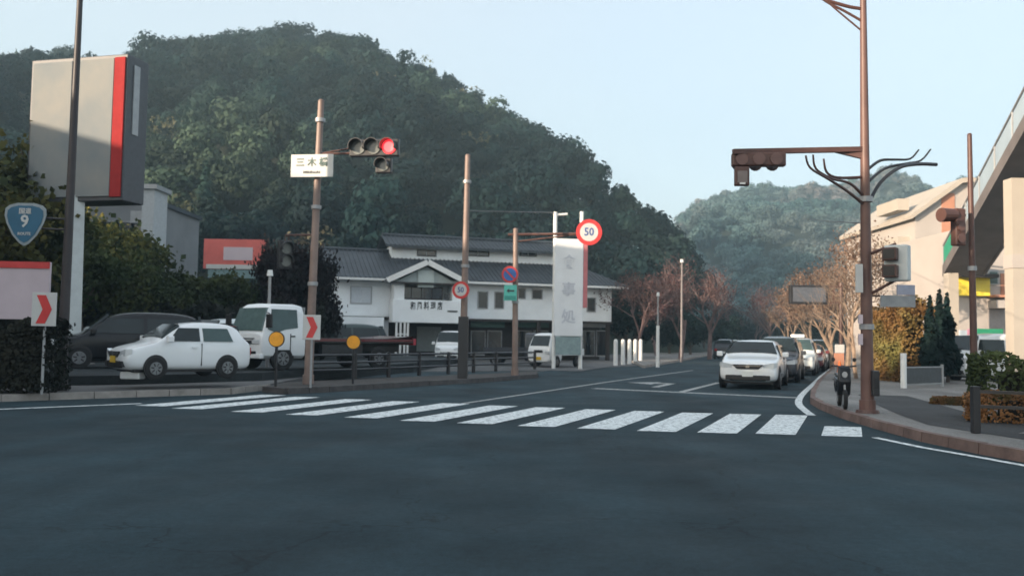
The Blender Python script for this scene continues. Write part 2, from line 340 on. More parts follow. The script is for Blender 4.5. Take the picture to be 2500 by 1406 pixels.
# --- right pavement
RK = [(30.5, 80), xy(2034, 903), xy(2000, 938), xy(1985, 965), xy(1985, 985), xy(2010, 1000), xy(2060, 1020), xy(2140, 1045), xy(2260, 1078), xy(2400, 1108), xy(2520, 1130), xy(2750, 1168), xy(3300, 1235)]
kerb('brown stained kerb stones round the right-hand street corner', RK, M_KERBR, ln=.7)
struct('right_pavement', MB().prism([(p[0]+.08, p[1]+.06) for p in RK]+[(30, 8), (75, 30), (75, 80)], -.1, .146), M_PAVE)
struct('asphalt_footway', strip([(30, 12.0), xy(2560, 1075, .15), xy(2400, 1040, .15), xy(2300, 1015, .15), xy(2210, 985, .15), (9.6, 23)], [1.9, 1.9, 1.7, 1.5, 1.4, 1.2], .152), asphalt('footway', .05, (1, 1, 1.02), .2))
# --- road markings
cw = tag(bpy.data.objects.new('crosswalk', None), 'white painted zebra crossing across the junction', kind='structure'); COL.objects.link(cw)
near = [(2055, 1065, 82), (1893, 1060, 84), (1750, 1057, 76), (1602, 1053, 76), (1455, 1047, 78), (1308, 1041, 78), (1158, 1034, 84), (1018, 1028, 82), (880, 1020, 84), (735, 1013, 84), (600, 1006, 86), (455, 998, 88), (365, 991, 88)]
lineN = [gnd(x, y) for x, y, _ in near]
# far edge: about 4 m beyond, along the stripe direction
sdir = Vector((math.sin(R(21)), math.cos(R(21)), 0))
lens = [1.75]+[4.1]*12
for i, ((x, y, wpx), p) in enumerate(zip(near, lineN)):
    sc = FPX/p.y; hw = .46 if wpx < 80 else .5
    d = Vector((1, -.14, 0)).normalized()
    a, b = p-d*.31, p+d*.31
    L = lens[i]; 
    mb = MB().add([(q.x, q.y, .005) for q in (a, b, b+sdir*L, a+sdir*L)], [(0, 1, 2, 3)])
    mb.build('stripe', M_PAINT, cw)
def line(pts, wd, m=M_PAINT, z=.005): return struct('road_line', strip(pts, wd, z), m)
def smoothpts(P, k=6):
    out = []
    for i in range(len(P)-1):
        p0, p1, p2, p3 = [Vector(P[max(0, min(len(P)-1, j))]) for j in (i-1, i, i+1, i+2)]
        for t in [q/k for q in range(k)]:
            out.append(tuple(.5*((2*p1)+(p2-p0)*t+(2*p0-5*p1+4*p2-p3)*t*t+(3*p1-p0-3*p2+p3)*t**3)))
    return out+[P[-1]]
line(smoothpts([(29.3, 78), xy(2021, 906), xy(1985, 938), xy(1957, 965), xy(1950, 985), xy(1968, 1004), xy(1982, 1014)]), .17)
line([xy(1450, 948), xy(1947, 971)], .42, M_PAINTW)
line([xy(-200, 1010), xy(0, 999), xy(200, 991), xy(345, 985)], .16)
line([xy(2136, 1068), xy(2250, 1092), xy(2400, 1118), xy(2520, 1140), xy(2900, 1195)], .13)
line([xy(1662, 957), xy(1755, 934)], .2, M_PAINTW)
line([xy(1130, 985), xy(1500, 930), (9.2, 45)], .13, M_PAINTW)
for k in range(5):
    a = Vector(xy(1755, 934)).to_3d()+sdir*(4+9*k); line([(a.x, a.y), ((a+sdir*4).x, (a+sdir*4).y)], .15, M_PAINTW)
# left turn arrow on the lane
c = gnd(1632, 938); sx = Vector((sdir.y, -sdir.x, 0))
arr = [(-.12, -1.6), (.12, -1.6), (.12, .5), (-.5, .5), (-.5, .95), (-1.5, .3), (-.5, -.35), (-.5, .1), (-.12, .1)]
struct('arrow_marking', MB().add([tuple((c+sx*a+sdir*b*1.4).xy)+(.005,) for a, b in arr], [(0, 1, 2, 8), (8, 2, 3, 7), (3, 4, 5, 6, 7)]), M_PAINTW)
# manhole covers
mh = gnd(1490, 1230)
# ================================================================ HILLS
def hor(px): return 827+(px-1250)*math.tan(ROLL)
SKY1 = [(-1400, 120), (-700, 80), (-300, 120), (0, 130), (50, 120), (90, 112), (150, 130), (215, 165), (270, 155), (330, 128), (400, 118), (440, 108), (520, 98), (600, 98), (700, 95), (770, 102), (850, 95), (910, 110), (960, 135), (1010, 155), (1050, 188), (1110, 210), (1160, 235), (1220, 275), (1280, 310), (1340, 335), (1380, 365), (1430, 415), (1470, 480), (1520, 505), (1580, 545), (1630, 600), (1680, 680), (1740, 800), (1800, 830)]
SKY2 = [(1300, 800), (1480, 700), (1560, 630), (1620, 572), (1660, 532), (1700, 505), (1760, 480), (1850, 468), (1950, 455), (2050, 445), (2100, 442), (2180, 440), (2230, 455), (2290, 478), (2340, 455), (2500, 440), (2800, 470), (3400, 520)]
def terrain(prof, Dk, Fk, nth, nd, name, m, treeh, bump):
    xs = [p[0] for p in prof]; ys = [p[1] for p in prof]
    def H(px):
        D = np.interp(px, *Dk); y = np.interp(px, xs, ys)
        return max(0, (hor(px)-y)/FPX*D+CAMH-treeh), D, np.interp(px, *Fk)
    def h(x, y):
        px = CX+FPX*x/max(y, 1); px = min(max(px, xs[0]), xs[-1]); Ht, D, Fo = H(px)
        t = (y-Fo)/(D-Fo)
        if t <= 0: return -.4+max(-3, t*3)
        b = noise.noise(Vector((x*.018, y*.018, 3.3)))*bump*min(1, t*3)*(1 if t < .8 else max(0, (1-t)*5))+noise.noise(Vector((x*.05, y*.05, 1.3)))*bump*.35*min(1, t*3)
        if t < 1: z = Ht*t*(1.22-.22*t)
        else: z = Ht*max(0.2, 1-.35*(t-1))
        return z+b*min(1, Ht/20)
    mb = MB(); X0, X1 = xs[0], xs[-1]; 
    for j in range(nd+1):
        tt = j/nd*1.8-.05
        for i in range(nth+1):
            px = X0+(X1-X0)*i/nth; D, Fo = np.interp(px, *Dk), np.interp(px, *Fk); y = Fo+(D-Fo)*tt; x = (px-CX)/FPX*y
            mb.v.append((x, y, h(x, y)))
    for j in range(nd):
        for i in range(nth):
            a = j*(nth+1)+i; mb.f.append((a, a+1, a+nth+2, a+nth+1))
    o = struct(name, mb, m, smooth=True)
    return h, H
D1 = ([-1400, 0, 850, 1400, 1800], [280, 250, 215, 165, 140]); F1 = ([-1400, 0, 600, 1400, 1800], [95, 84, 84, 90, 110])
D2 = ([1300, 3400], [520, 520]); F2 = ([1300, 3400], [230, 230])
h1, H1 = terrain(SKY1, D1, F1, 120, 50, 'wooded_hill', M_FORESTSOIL, 6.0, 9)
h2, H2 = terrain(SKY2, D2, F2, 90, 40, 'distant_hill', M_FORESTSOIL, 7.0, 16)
# unseen hill added left of the frame to keep low sun off the lower slope
mb = MB(); NH = 40
for j in range(NH+1):
    for i in range(NH+1):
        u, v = i/NH*2-1, j/NH*2-1; q = math.hypot(u, v); x, y = -165+u*95, 105+v*75
        z = 82*math.cos(min(1, q)*math.pi/2)**1.3+noise.noise(Vector((x*.04, y*.04, 5)))*5*max(0, 1-q)-.45 if q < 1 else -.5
        mb.v.append((x, y, z))
for j in range(NH):
    for i in range(NH): a = j*(NH+1)+i; mb.f.append((a, a+1, a+NH+2, a+NH+1))
struct('shade_hill', mb, M_FORESTSOIL, smooth=True)
# ---- crown meshes
NR = np.random.RandomState(11)
def leafcloud(n, fn, size, name, m, flat=.5):
    """n leaf-clump quads; fn() gives centre + outward normal"""
    V = np.empty((n*4, 3)); 
    for i in range(n):
        c, nn = fn(); c = np.array(c); nn = np.array(nn)+NR.normal(0, flat, 3); nn /= np.linalg.norm(nn)+1e-9
        a = np.cross(nn, NR.normal(0, 1, 3)); a /= np.linalg.norm(a)+1e-9; b = np.cross(nn, a)
        s = size*NR.uniform(.6, 1.35); t = s*NR.uniform(.55, 1)
        V[i*4] = c-a*s; V[i*4+1] = c-b*t; V[i*4+2] = c+a*s; V[i*4+3] = c+b*t*.9+nn*s*.25
    me = bpy.data.meshes.new(name); me.vertices.add(n*4); me.vertices.foreach_set('co', V.ravel())
    me.loops.add(n*4); me.loops.foreach_set('vertex_index', np.arange(n*4)); me.polygons.add(n)
    me.polygons.foreach_set('loop_start', np.arange(0, n*4, 4)); me.polygons.foreach_set('loop_total', np.full(n, 4))
    me.update(calc_edges=True); me.validate(); me.materials.append(m); return me
def lobed(rx, rz, zc, nl=9, spread=.62, lr=(.34, .55)):
    L = []
    for k in range(nl):
        th = NR.uniform(0, 2*math.pi); u = NR.uniform(-.5, .95); r = spread*math.sqrt(max(0, 1-u*u*.8))
        L.append((rx*r*math.cos(th), rx*r*math.sin(th), zc+rz*u*.6, rx*NR.uniform(*lr)))
    L.append((0, 0, zc, rx*.6))
    def fn():
        q = L[NR.randint(len(L))]
        d = NR.normal(0, 1, 3); d /= np.linalg.norm(d); 
        if d[2] < -.35: d[2] *= -.6
        rr = q[3]*NR.uniform(.72, 1.06)
        return (q[0]+d[0]*rr, q[1]+d[1]*rr, q[2]+d[2]*rr*.85), d
    return fn
def conifer_fn(h, r):
    def fn():
        z = h*(1-math.sqrt(NR.uniform(0, 1)))*.95+.12*h; th = NR.uniform(0, 6.283); lay = .75+.25*math.sin(z*5+th)
        rr = r*(1-z/(h*1.08))*lay*NR.uniform(.6, 1.05)
        return (rr*math.cos(th), rr*math.sin(th), z), (math.cos(th), math.sin(th), .7)
    return fn
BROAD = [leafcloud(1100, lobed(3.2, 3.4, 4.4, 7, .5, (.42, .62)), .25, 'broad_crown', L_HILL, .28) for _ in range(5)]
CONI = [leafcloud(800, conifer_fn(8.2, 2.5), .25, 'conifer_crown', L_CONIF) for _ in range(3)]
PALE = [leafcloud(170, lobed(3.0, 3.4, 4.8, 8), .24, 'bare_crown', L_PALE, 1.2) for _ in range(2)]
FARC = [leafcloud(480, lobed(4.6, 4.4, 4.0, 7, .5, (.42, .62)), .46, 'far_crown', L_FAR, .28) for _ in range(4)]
def scatter(h, H, prof, Dk, Fk, sp, tmax, xr):
    pts = []; y = min(Fk[1]); 
    while y < max(Dk[1])*1.12:
        x = xr[0]*y
        while x < xr[1]*y:
            xx, yy = x+rnd.uniform(-.42, .42)*sp, y+rnd.uniform(-.42, .42)*sp
            px = CX+FPX*xx/yy; Ht, D, Fo = H(px); t = (yy-Fo)/(D-Fo)
            if 0.01 < t < tmax and Ht > 1: pts.append((xx, yy, h(xx, yy), px, t))
            x += sp
        y += sp*.9
    return pts
P1 = scatter(h1, H1, SKY1, D1, F1, 4.7, 1.12, (-1.0, .24))
P2 = scatter(h2, H2, SKY2, D2, F2, 6.3, 1.06, (.1, .8))
def gn_forest(name, pts, meshes_w, sc, label):
    """ONE object instancing crown meshes on points (geometry nodes)."""
    me = bpy.data.meshes.new(name); me.from_pydata([p[:3] for p in pts], [], [])
    a = me.attributes.new('idx', 'INT', 'POINT'); a.data.foreach_set('value', [p[5] for p in pts])
    a = me.attributes.new('rot', 'FLOAT', 'POINT'); a.data.foreach_set('value', [rnd.uniform(0, 6.28) for p in pts])
    a = me.attributes.new('scl', 'FLOAT_VECTOR', 'POINT'); a.data.foreach_set('vector', [c for p in pts for c in (lambda s: (s, s, s*rnd.uniform(.85, 1.2)))(rnd.uniform(*sc))])
    col = bpy.data.collections.new(name+'_source')
    for k, m in enumerate(meshes_w):
        o = bpy.data.objects.new('src%02d' % k, m); col.objects.link(o)
    o = bpy.data.objects.new(name, me); COL.objects.link(o)
    g = bpy.data.node_groups.new(name, 'GeometryNodeTree'); g.interface.new_socket('G', in_out='INPUT', socket_type='NodeSocketGeometry'); g.interface.new_socket('G', in_out='OUTPUT', socket_type='NodeSocketGeometry')
    N = g.nodes; i = N.new('NodeGroupInput'); ou = N.new('NodeGroupOutput'); ip = N.new('GeometryNodeInstanceOnPoints'); ci = N.new('GeometryNodeCollectionInfo')
    ci.inputs['Collection'].default_value = col; ci.inputs['Separate Children'].default_value = True; ci.inputs['Reset Children'].default_value = True
    mp = N.new('GeometryNodeMeshToPoints'); g.links.new(i.outputs[0], mp.inputs[0]); g.links.new(mp.outputs[0], ip.inputs['Points']); g.links.new(ci.outputs[0], ip.inputs['Instance']); ip.inputs['Pick Instance'].default_value = True
    def attr(n, t, s):
        x = N.new('GeometryNodeInputNamedAttribute'); x.data_type = t; x.inputs['Name'].default_value = n; return x.outputs[0]
    g.links.new(attr('idx', 'INT', 0), ip.inputs['Instance Index']); g.links.new(attr('scl', 'FLOAT_VECTOR', 0), ip.inputs['Scale'])
    cx = N.new('ShaderNodeCombineXYZ'); g.links.new(attr('rot', 'FLOAT', 0), cx.inputs[2]); g.links.new(cx.outputs[0], ip.inputs['Rotation'])
    g.links.new(ip.outputs[0], ou.inputs[0]); md = o.modifiers.new('forest', 'NODES'); md.node_group = g
    return tag(o, label, kind='stuff')
ALL1 = BROAD+CONI+PALE
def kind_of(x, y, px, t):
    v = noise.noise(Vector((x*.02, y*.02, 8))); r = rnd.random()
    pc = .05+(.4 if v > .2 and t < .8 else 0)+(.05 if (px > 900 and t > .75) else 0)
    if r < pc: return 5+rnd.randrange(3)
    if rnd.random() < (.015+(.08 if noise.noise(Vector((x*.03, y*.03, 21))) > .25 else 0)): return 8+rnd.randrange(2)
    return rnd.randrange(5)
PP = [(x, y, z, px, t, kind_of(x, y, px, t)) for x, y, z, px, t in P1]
def vis(p): return 0 < p[3] < 1720 and zpx(p[3], 0, p[1]) > 0 and p[4] > .16
cand = sorted([k for k, p in enumerate(PP) if vis(p) and hor(p[3])-FPX*(p[2]+4-CAMH)/p[1] < 640], key=lambda k: PP[k][1])
# individual trees: the skyline ones first, then the nearest visible ones
skyl = [k for k in cand if .9 < PP[k][4] < 1.03][:110]
rest = [k for k in cand if k not in set(skyl)]
indiv = set(skyl) | set(rest[:180])
for k in sorted(indiv):
    x, y, z, px, t, kk = PP[k]; s = rnd.uniform(.8, 1.35)
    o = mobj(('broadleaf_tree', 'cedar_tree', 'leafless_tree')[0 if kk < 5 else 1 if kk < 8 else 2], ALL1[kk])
    o.location = (x, y, z-.8); o.rotation_euler = (0, 0, rnd.uniform(0, 6.28)); o.scale = (s, s, s*rnd.uniform(.85, 1.2))
    w_ = 'on the skyline ridge' if t > .85 else 'low on the slope'
    A_ = 'behind the large pylon sign' if px < 380 else 'between the pylon sign and the name plate' if px < 700 else 'above the red traffic light' if px < 1020 else 'above the tall brown pole' if px < 1240 else 'above the large round sign' if px < 1450 else 'at the hill shoulder by the avenue'
    lab = ('rounded evergreen broadleaf tree %s %s', 'narrow dark cedar tree %s %s', 'pale thin-leaved tree %s %s')[0 if kk < 5 else 1 if kk < 8 else 2] % (w_, A_)
    tag(o, lab, 'tree', lab.replace(' tree ', ' trees ').replace('rounded ', ''))
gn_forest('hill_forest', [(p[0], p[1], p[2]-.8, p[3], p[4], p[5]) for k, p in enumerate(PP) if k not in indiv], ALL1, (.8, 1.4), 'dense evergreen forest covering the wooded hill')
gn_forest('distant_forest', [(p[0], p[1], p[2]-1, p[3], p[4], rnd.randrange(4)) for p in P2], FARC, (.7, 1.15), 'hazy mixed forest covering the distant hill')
print('forest', len(PP), len(indiv), len(P2))
# ================================================================ TREES near
def branches(h, seed, depth=4, spread=.55, r0=.16, first=.28, up=.12, twig=(3, 4), ln=.36):
    rr = random.Random(seed); tr = MB(); tw = MB(); tips = []
    def grow(p, d, L, r, k):
        n = 3; pts = [p]; q = p; dd = d
        for i in range(n):
            dd = (dd+Vector((rr.gauss(0, .09), rr.gauss(0, .09), up*.4))).normalized(); q = q+dd*L/n; pts.append(q)
        rs = [r*(1-.45*i/n) for i in range(n+1)]
        (tr if k < 2 else tw).tube(pts, rs, 6 if k < 2 else 3, cap=False)
        if k >= depth: tips.append(q); tips.append(pts[1]); return
        for j in range(rr.randint(*twig) + (1 if k == 0 else 0)):
            t = rr.uniform(.45, 1); s = pts[min(n-1, int(t*n))].lerp(pts[min(n, int(t*n)+1)], rr.random())
            a = rr.uniform(0, 6.283); si = dd.orthogonal().normalized(); si = Matrix.Rotation(a, 3, dd) @ si
            nd = (dd*(1-spread*.7)+si*spread*rr.uniform(.7, 1.2)+Vector((0, 0, up))).normalized()
            grow(s, nd, L*rr.uniform(.6, .85), r*.5, k+1)
    grow(Vector((0, 0, 0)), Vector((0, 0, 1)), h*ln, r0, 0)
    return tr, tw, tips
def make_tree_meshes(h, seed, bark, leaf=None, nleaf=0, lsize=.1, **k):
    tr, tw, tips = branches(h, seed, **k)
    a = tr.mesh('trunk', bark, True); b = tw.mesh('branches', bark) if tw.v else None; c = None
    if leaf:
        def fn():
            t = tips[NR.randint(len(tips))]; return tuple(np.array(t)+NR.normal(0, h*.03, 3)), NR.normal(0, 1, 3)
        c = leafcloud(nleaf, fn, lsize, 'foliage', leaf, 1)
    return a, b, c
def mtop(ms): return max(v.co.z for me in ms if me for v in me.vertices)
def tree(name, label, cat, p, meshes, s=1, group=None, sz=None):
    r = thing(name, label, cat, p, rnd.uniform(0, 6.28), group); r.scale = (s, s, sz or s)
    for n_, me in zip(('trunk', 'branches', 'foliage'), meshes):
        if me: mobj(n_, me, r)
    return r
T_PURP = [make_tree_meshes(7, s, M_BARKR, L_RED, 1800, .05, depth=4, r0=.16, twig=(3, 4)) for s in (3, 4)]
T_PURPD = [make_tree_meshes(7, s, M_BARKR, L_RED, 3600, .055, depth=4, r0=.16, twig=(3, 4)) for s in (8,)]
T_BRON = [make_tree_meshes(7, s, M_BARKP, L_BRONZE, 4200, .05, depth=4, r0=.15, twig=(3, 4), up=.2) for s in (13, 14)]
T_BARE = [make_tree_meshes(8, 21, M_BARKP, None, depth=4, r0=.14, twig=(3, 4), up=.2)]
T_BUSH = [make_tree_meshes(5, s, M_BARK, L_HEDGE, 12000, .06, depth=3, r0=.13, twig=(4, 5), ln=.25, spread=.75) for s in (31, 32)]
T_YEL = [make_tree_meshes(5, 41, M_BARK, L_YEL, 12000, .055, depth=3, r0=.13, twig=(4, 5), ln=.28, spread=.7)]
T_SHADE = [make_tree_meshes(5, 35, M_BARK, L_HEDGED, 12000, .06, depth=3, r0=.13, twig=(4, 5), ln=.25, spread=.75)]  # darker leaf colour stands in for shade on these trees
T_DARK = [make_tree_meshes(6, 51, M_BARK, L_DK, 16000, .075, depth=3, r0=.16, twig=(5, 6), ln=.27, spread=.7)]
T_GREEN = [make_tree_meshes(6, 61, M_BARK, L_CONIF, 11000, .085, depth=3, r0=.16, twig=(4, 5), ln=.27, spread=.7)]
gA = 'reddish winter street trees along the far side of the avenue'
for px, d, top, ms, lab in [(1560, 62, 640, T_PURPD[0], 'dark red leaved tree right beside the white building'), (1665, 66, 612, T_PURP[0], 'tall purplish bare tree beside the grey lamp pole'),
                            (1735, 74, 650, T_PURP[1], 'purplish bare tree at the right of the far cluster'), (1610, 80, 655, T_PURPD[0], 'dull red tree standing behind the lamp pole'), (1790, 120, 735, T_PURP[0], 'small far purplish tree at the bend of the avenue')]:
    hh = zpx(px, top, d); tree('winter_tree', lab, 'tree', at(px, 0, d).xy.to_3d(), ms, hh/mtop(ms), gA)
gB = 'bronze leaved street trees on the right pavement'
for px, d, top, ms, lab in [(2062, 42, 545, T_BRON[0], 'bronze leaved street tree nearest behind the brown pole'), (2022, 52, 590, T_BRON[1], 'bronze street tree behind the dark message board'), (1975, 68, 640, T_BRON[0], 'bronze street tree to the left of the message board post'),
                            (2085, 34, 585, T_BARE[0], 'pale leafless street tree hugging the brown pole'), (1920, 88, 670, T_BRON[1], 'pinkish street tree above the white van'), (1880, 110, 690, T_PURP[1], 'pinkish far street tree above the dark car'), (1850, 140, 740, T_PURP[0], 'farthest small street tree at the end of the row')]:
    hh = zpx(px, top, d); tree('street_tree', lab, 'tree', at(px, 0, d).xy.to_3d(), ms, hh/mtop(ms), gB)
for px, d, top, ms, lab, nm in [(1530, 72, 700, T_GREEN[0], 'dark evergreen tree at the right end of the white building', 'evergreen_tree'),
    (335, 39, 575, T_BUSH[1], 'green tree in front of the pale tower', 'bushy_tree'), (250, 41, 540, T_BUSH[0], 'green tree hiding the foot of the pale building', 'bushy_tree'), (290, 40, 505, T_YEL[0], 'yellowing tree behind the pylon sign pillar', 'yellowing_tree'), (230, 36, 600, T_BUSH[0], 'dark green tree beside the pylon pillar in the car park', 'bushy_tree'), (370, 40, 640, T_BUSH[1], 'olive green tree behind the white hatchback', 'bushy_tree'), (450, 42, 655, T_BUSH[0], 'olive green tree left of the red billboard', 'bushy_tree'), (520, 41, 660, T_BUSH[1], 'green tree under the left end of the red billboard', 'bushy_tree'), (590, 42, 668, T_BUSH[0], 'green tree under the red billboard behind the truck', 'bushy_tree'), (310, 38, 620, T_BUSH[0], 'dense green tree right of the pylon pillar', 'bushy_tree'),
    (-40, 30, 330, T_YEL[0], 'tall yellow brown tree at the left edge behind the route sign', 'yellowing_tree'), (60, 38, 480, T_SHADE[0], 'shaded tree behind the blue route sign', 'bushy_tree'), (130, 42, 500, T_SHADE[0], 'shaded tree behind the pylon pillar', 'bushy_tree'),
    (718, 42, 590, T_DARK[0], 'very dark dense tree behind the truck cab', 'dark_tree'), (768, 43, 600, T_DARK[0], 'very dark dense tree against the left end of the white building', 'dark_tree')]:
    hh = zpx(px, top, d); g0 = mtop(ms)*.93
    z = at(px, 0, d).xy.to_3d(); z.z = .36 if px < 800 else 0
    sc0 = (hh-z.z)/g0; tree(nm, lab, 'tree', z, ms, sc0*(.58 if nm == 'dark_tree' else 1), sz=sc0)
p = at(1492, 480, 152); o = tree('leafless_tree', 'lone pale leafless tree standing on the right shoulder of the hill', 'tree', (p.x, p.y, h1(p.x, p.y)), T_BARE[0], 1.15)
for px, d in ((1690, 90), (1760, 105), (1830, 150), (1800, 170), (1880, 160), (1940, 150), (1640, 95), (1980, 120), (1720, 140), (2150, 110), (2090, 100), (2040, 130)):
    p = at(px, 0, d); tree('valley_tree', 'dark evergreen tree filling the valley behind the avenue', 'tree', (p.x, p.y, -.1), T_GREEN[0], rnd.uniform(.9, 1.5)*d/110, 'dark evergreen trees in the valley')
# hedges
def hedge(name, label, poly_pts, hgt, z0, leaf, n, size, cat='hedge', depth=1.0):
    """poly_pts: centre line"""
    P = [Vector((p[0], p[1], 0)) for p in poly_pts]; r = thing(name, label, cat, (P[0].x, P[0].y, z0)); inv = P[0]
    segs = [(a, b, (b-a).length) for a, b in zip(P[:-1], P[1:])]; tot = sum(s[2] for s in segs)
    core = MB()
    for k_, (a, b, L) in enumerate(segs):
        d_ = (b-a).normalized(); e = min(.45, L*.3)
        core.bar(a-inv+d_*(e if k_ == 0 else 0)+Vector((0, 0, hgt*.42)), b-inv-d_*(e if k_ == len(segs)-1 else 0)+Vector((0, 0, hgt*.42)), depth*.45, hgt*.7)
    core.build('stems', mat('hedge_core', rgb(.012, .011, .008), .95, var=.3), r)
    def fn():
        t = NR.uniform(0, tot)
        for a, b, L in segs:
            if t <= L: break
            t -= L
        c = a.lerp(b, t/L)-inv; d = (b-a).normalized(); s = Vector((d.y, -d.x, 0)); q = NR.uniform(0, 1)
        wob = 1+.16*noise.noise(Vector((c.x*1.2, c.y*1.2, z0)))*2
        ends = NR.uniform()
        if ends < .12:
            sg = 1 if t > tot/2 else -1; E = (segs[-1][1] if sg > 0 else segs[0][0])-inv; dd_ = (segs[-1][1]-segs[-1][0]).normalized() if sg > 0 else (segs[0][1]-segs[0][0]).normalized()
            v = E+dd_*sg*NR.uniform(-.25, .06)+s*NR.uniform(-1, 1)*depth/2; z = hgt*wob*NR.uniform(.02, 1); nn = tuple(dd_*sg)
        elif q < .45: u = NR.uniform(-1, 1); v = c+s*u*depth/2; z = hgt*wob*(1-.12*u*u)*NR.uniform(.9, 1.04); nn = (0, 0, 1)
        else: sg = 1 if NR.uniform() < .7 else -1; z = hgt*wob*NR.uniform(.02, 1); v = c+s*sg*depth/2*NR.uniform(.8, 1.08); nn = tuple(s*sg+Vector((0, 0, .3)))
        return (v.x, v.y, z), nn
    mobj('foliage', leafcloud(n, fn, size, 'foliage', leaf), r); return r
e1 = at(2378, 900, 16); hedge('clipped_hedge', 'clipped green hedge behind the low rail at the right edge', [(e1.x+.15, 16.4), (12.5, 14.6), (16, 12.6)], 1.1, .15, L_HEDGE, 16000, .038)
hedge('autumn_shrubs', 'orange autumn shrubs at the foot of the clipped hedge', [(e1.x-.25, 15.7), (12.2, 13.8), (15, 12)], .48, .15, L_OR, 12000, .03, 'shrub', .9)
e2 = at(2290, 955, 20); hedge('orange_ground_shrubs', 'low orange sunlit ground cover left of the clipped hedge', [(e2.x, 20.2), (e2.x+1.8, 19.0)], .14, .15, L_OR, 3500, .03, 'ground cover', .9)
p0 = at(2145, 900, 34); p1 = at(2250, 900, 31); hedge('brown_hedge', 'tall brown sunlit hedge behind the brown pole', [(p0.x, p0.y), (p1.x, p1.y)], zpx(2190, 752, 32.5), 0.1, leafmat('brown_hedge_leaves', rgb(.08, .055, .02), rgb(.15, .08, .03), rgb(.13, .12, .04), .5), 16000, .055, depth=1.3)
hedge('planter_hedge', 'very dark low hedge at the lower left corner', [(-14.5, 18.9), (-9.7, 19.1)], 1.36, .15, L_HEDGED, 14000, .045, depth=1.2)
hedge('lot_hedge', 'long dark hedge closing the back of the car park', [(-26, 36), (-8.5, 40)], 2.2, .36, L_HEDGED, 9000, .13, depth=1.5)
cm = [leafcloud(1500, conifer_fn(3.2, .75), .10, 'foliage', L_CONIF) for _ in range(2)]
for px, top, d, lab in ((2262, 742, 30, 'left spiky dark conifer beside the brown hedge'), (2285, 728, 31, 'middle spiky dark conifer before the cream building'), (2303, 735, 32, 'right spiky dark conifer next to the white post')):
    p = at(px, 0, d); r = thing('conifer', lab, 'tree', (p.x, p.y, .1), rnd.uniform(0, 6), 'conifers before the cream building'); s = zpx(px, top, d)/3.2
    mobj('foliage', cm[0], r); MB().tube([(0, 0, 0), (0, 0, 2.6)], [.07, .02], 6).build('trunk', M_BARK, r); r.scale = (s, s, s)

# ================================================================ WHITE STOREHOUSE BUILDING
TH = R(17)
B0 = at(818, 860, 57.5); BR = thing('storehouse_building', 'long white plaster storehouse style building with dark slate roofs and a gabled porch', 'building', (B0.x, B0.y, 0), TH)
BI = local(BR)
def buv(px, py, v=0.0):
    """photo pixel -> (u, z) on the building's plane at local y = v"""
    r = ray(px, py); o = BI @ CAM; d = BI.to_3x3() @ r; k = (v-o.y)/d.y; q = o+d*k; return q.x, q.z
UL = 0; UE = buv(1493, 780)[0]; eave = buv(1145, 688)[1]; jet = buv(1145, 778)[1]
print('bldg', UE, eave, jet)
b = MB(); b.box(0, UE, .0, 9, jet, eave+.1); b.build('upper_wall', M_PLASTER, BR, bevel=.03)
b = MB(); b.box(.0, UE, 2.2, 9, 0, jet-.01); b.build('ground_floor_wall', M_WOOD, BR)
b = MB(); b.box(-.05, UE+.05, -.06, .2, jet-.16, jet-.003); b.build('jetty_beam', M_WOOD, BR)
for u in [0.15, UE-.2, UE*.72, UE*.86]:
    MB().box(u-.12, u+.12, .1, .34, 0, jet-.165).build('post', M_WOOD if u > 1 else M_PLASTER, BR)
# left end full height plaster
b = MB(); b.box(0.3, buv(950, 800)[0], .25, 2.15, 0, jet-.17); lw = b.build('left_wing_wall', M_PLASTER, BR)
# roofs
ov = .9; vr = 4.6; zr = eave+2.0
def roof_part(name, u0, u1, v0, z0, v1, z1, m, th=.16, inset=(0, 0)):
    b = MB(); b.add([(u0, v0, z0), (u1, v0, z0), (u1-inset[1], v1, z1), (u0+inset[0], v1, z1), (u0, v0, z0-th), (u1, v0, z0-th), (u1-inset[1], v1, z1-th), (u0+inset[0], v1, z1-th)],
          [(0, 1, 2, 3), (4, 5, 6, 7), (0, 1, 5, 4), (1, 2, 6, 5), (2, 3, 7, 6), (3, 0, 4, 7)])
    r = b.build(name, m, BR)
    # tile rolls running up the slope and courses
    t = MB(); n = int((u1-u0)/.30)
    for i in range(n+1):
        u = u0+(u1-u0)*i/n; f = 1.0
        if inset[0] and u-u0 < inset[0]: f = (u-u0)/inset[0]
        if inset[1] and u1-u < inset[1]: f = (u1-u)/inset[1]
        if f > .05: t.bar((u, v0, z0+.02), (u, v0+(v1-v0)*f, z0+(z1-z0)*f+.02), .09, .07)
    o = t.build('tile_rolls', m, r); o['kind'] = 'stuff'; return r
uc0 = buv(957, 600, 3.2)[0]; uc1 = buv(1385, 620, 3.2)[0]; zc0 = buv(1100, 636, 3.2)[1]; zc1 = buv(1100, 606, 3.2)[1]
sl = (zc0-eave)/(3.2+ov)
roof_part('roof', -.7, UE+.9, -ov, eave, 4.6, eave+sl*5.5, M_TILE, inset=(0, 3.2))
roof_part('back_roof', -.7, UE+.9, 10, eave, 4.6, eave+sl*5.5, M_TILE, inset=(0, 3.2))
b = MB(); b.add([(UE+.9, -ov, eave-.01), (UE+.9, 10, eave-.01), (UE-2.3, 4.6, eave+sl*5.5-.01)], [(0, 1, 2)]); b.build('hip_roof', M_TILEG, BR)
b = MB(); b.box(-.7, UE+.9, -ov-.05, -ov+.07, eave-.17, eave-.03); b.build('gutter', M_WHITEM, BR)
b = MB(); b.box(uc0, uc1, 3.2, 6.2, eave+sl*3.5, zc1); b.build('clerestory_wall', M_PLASTER, BR)
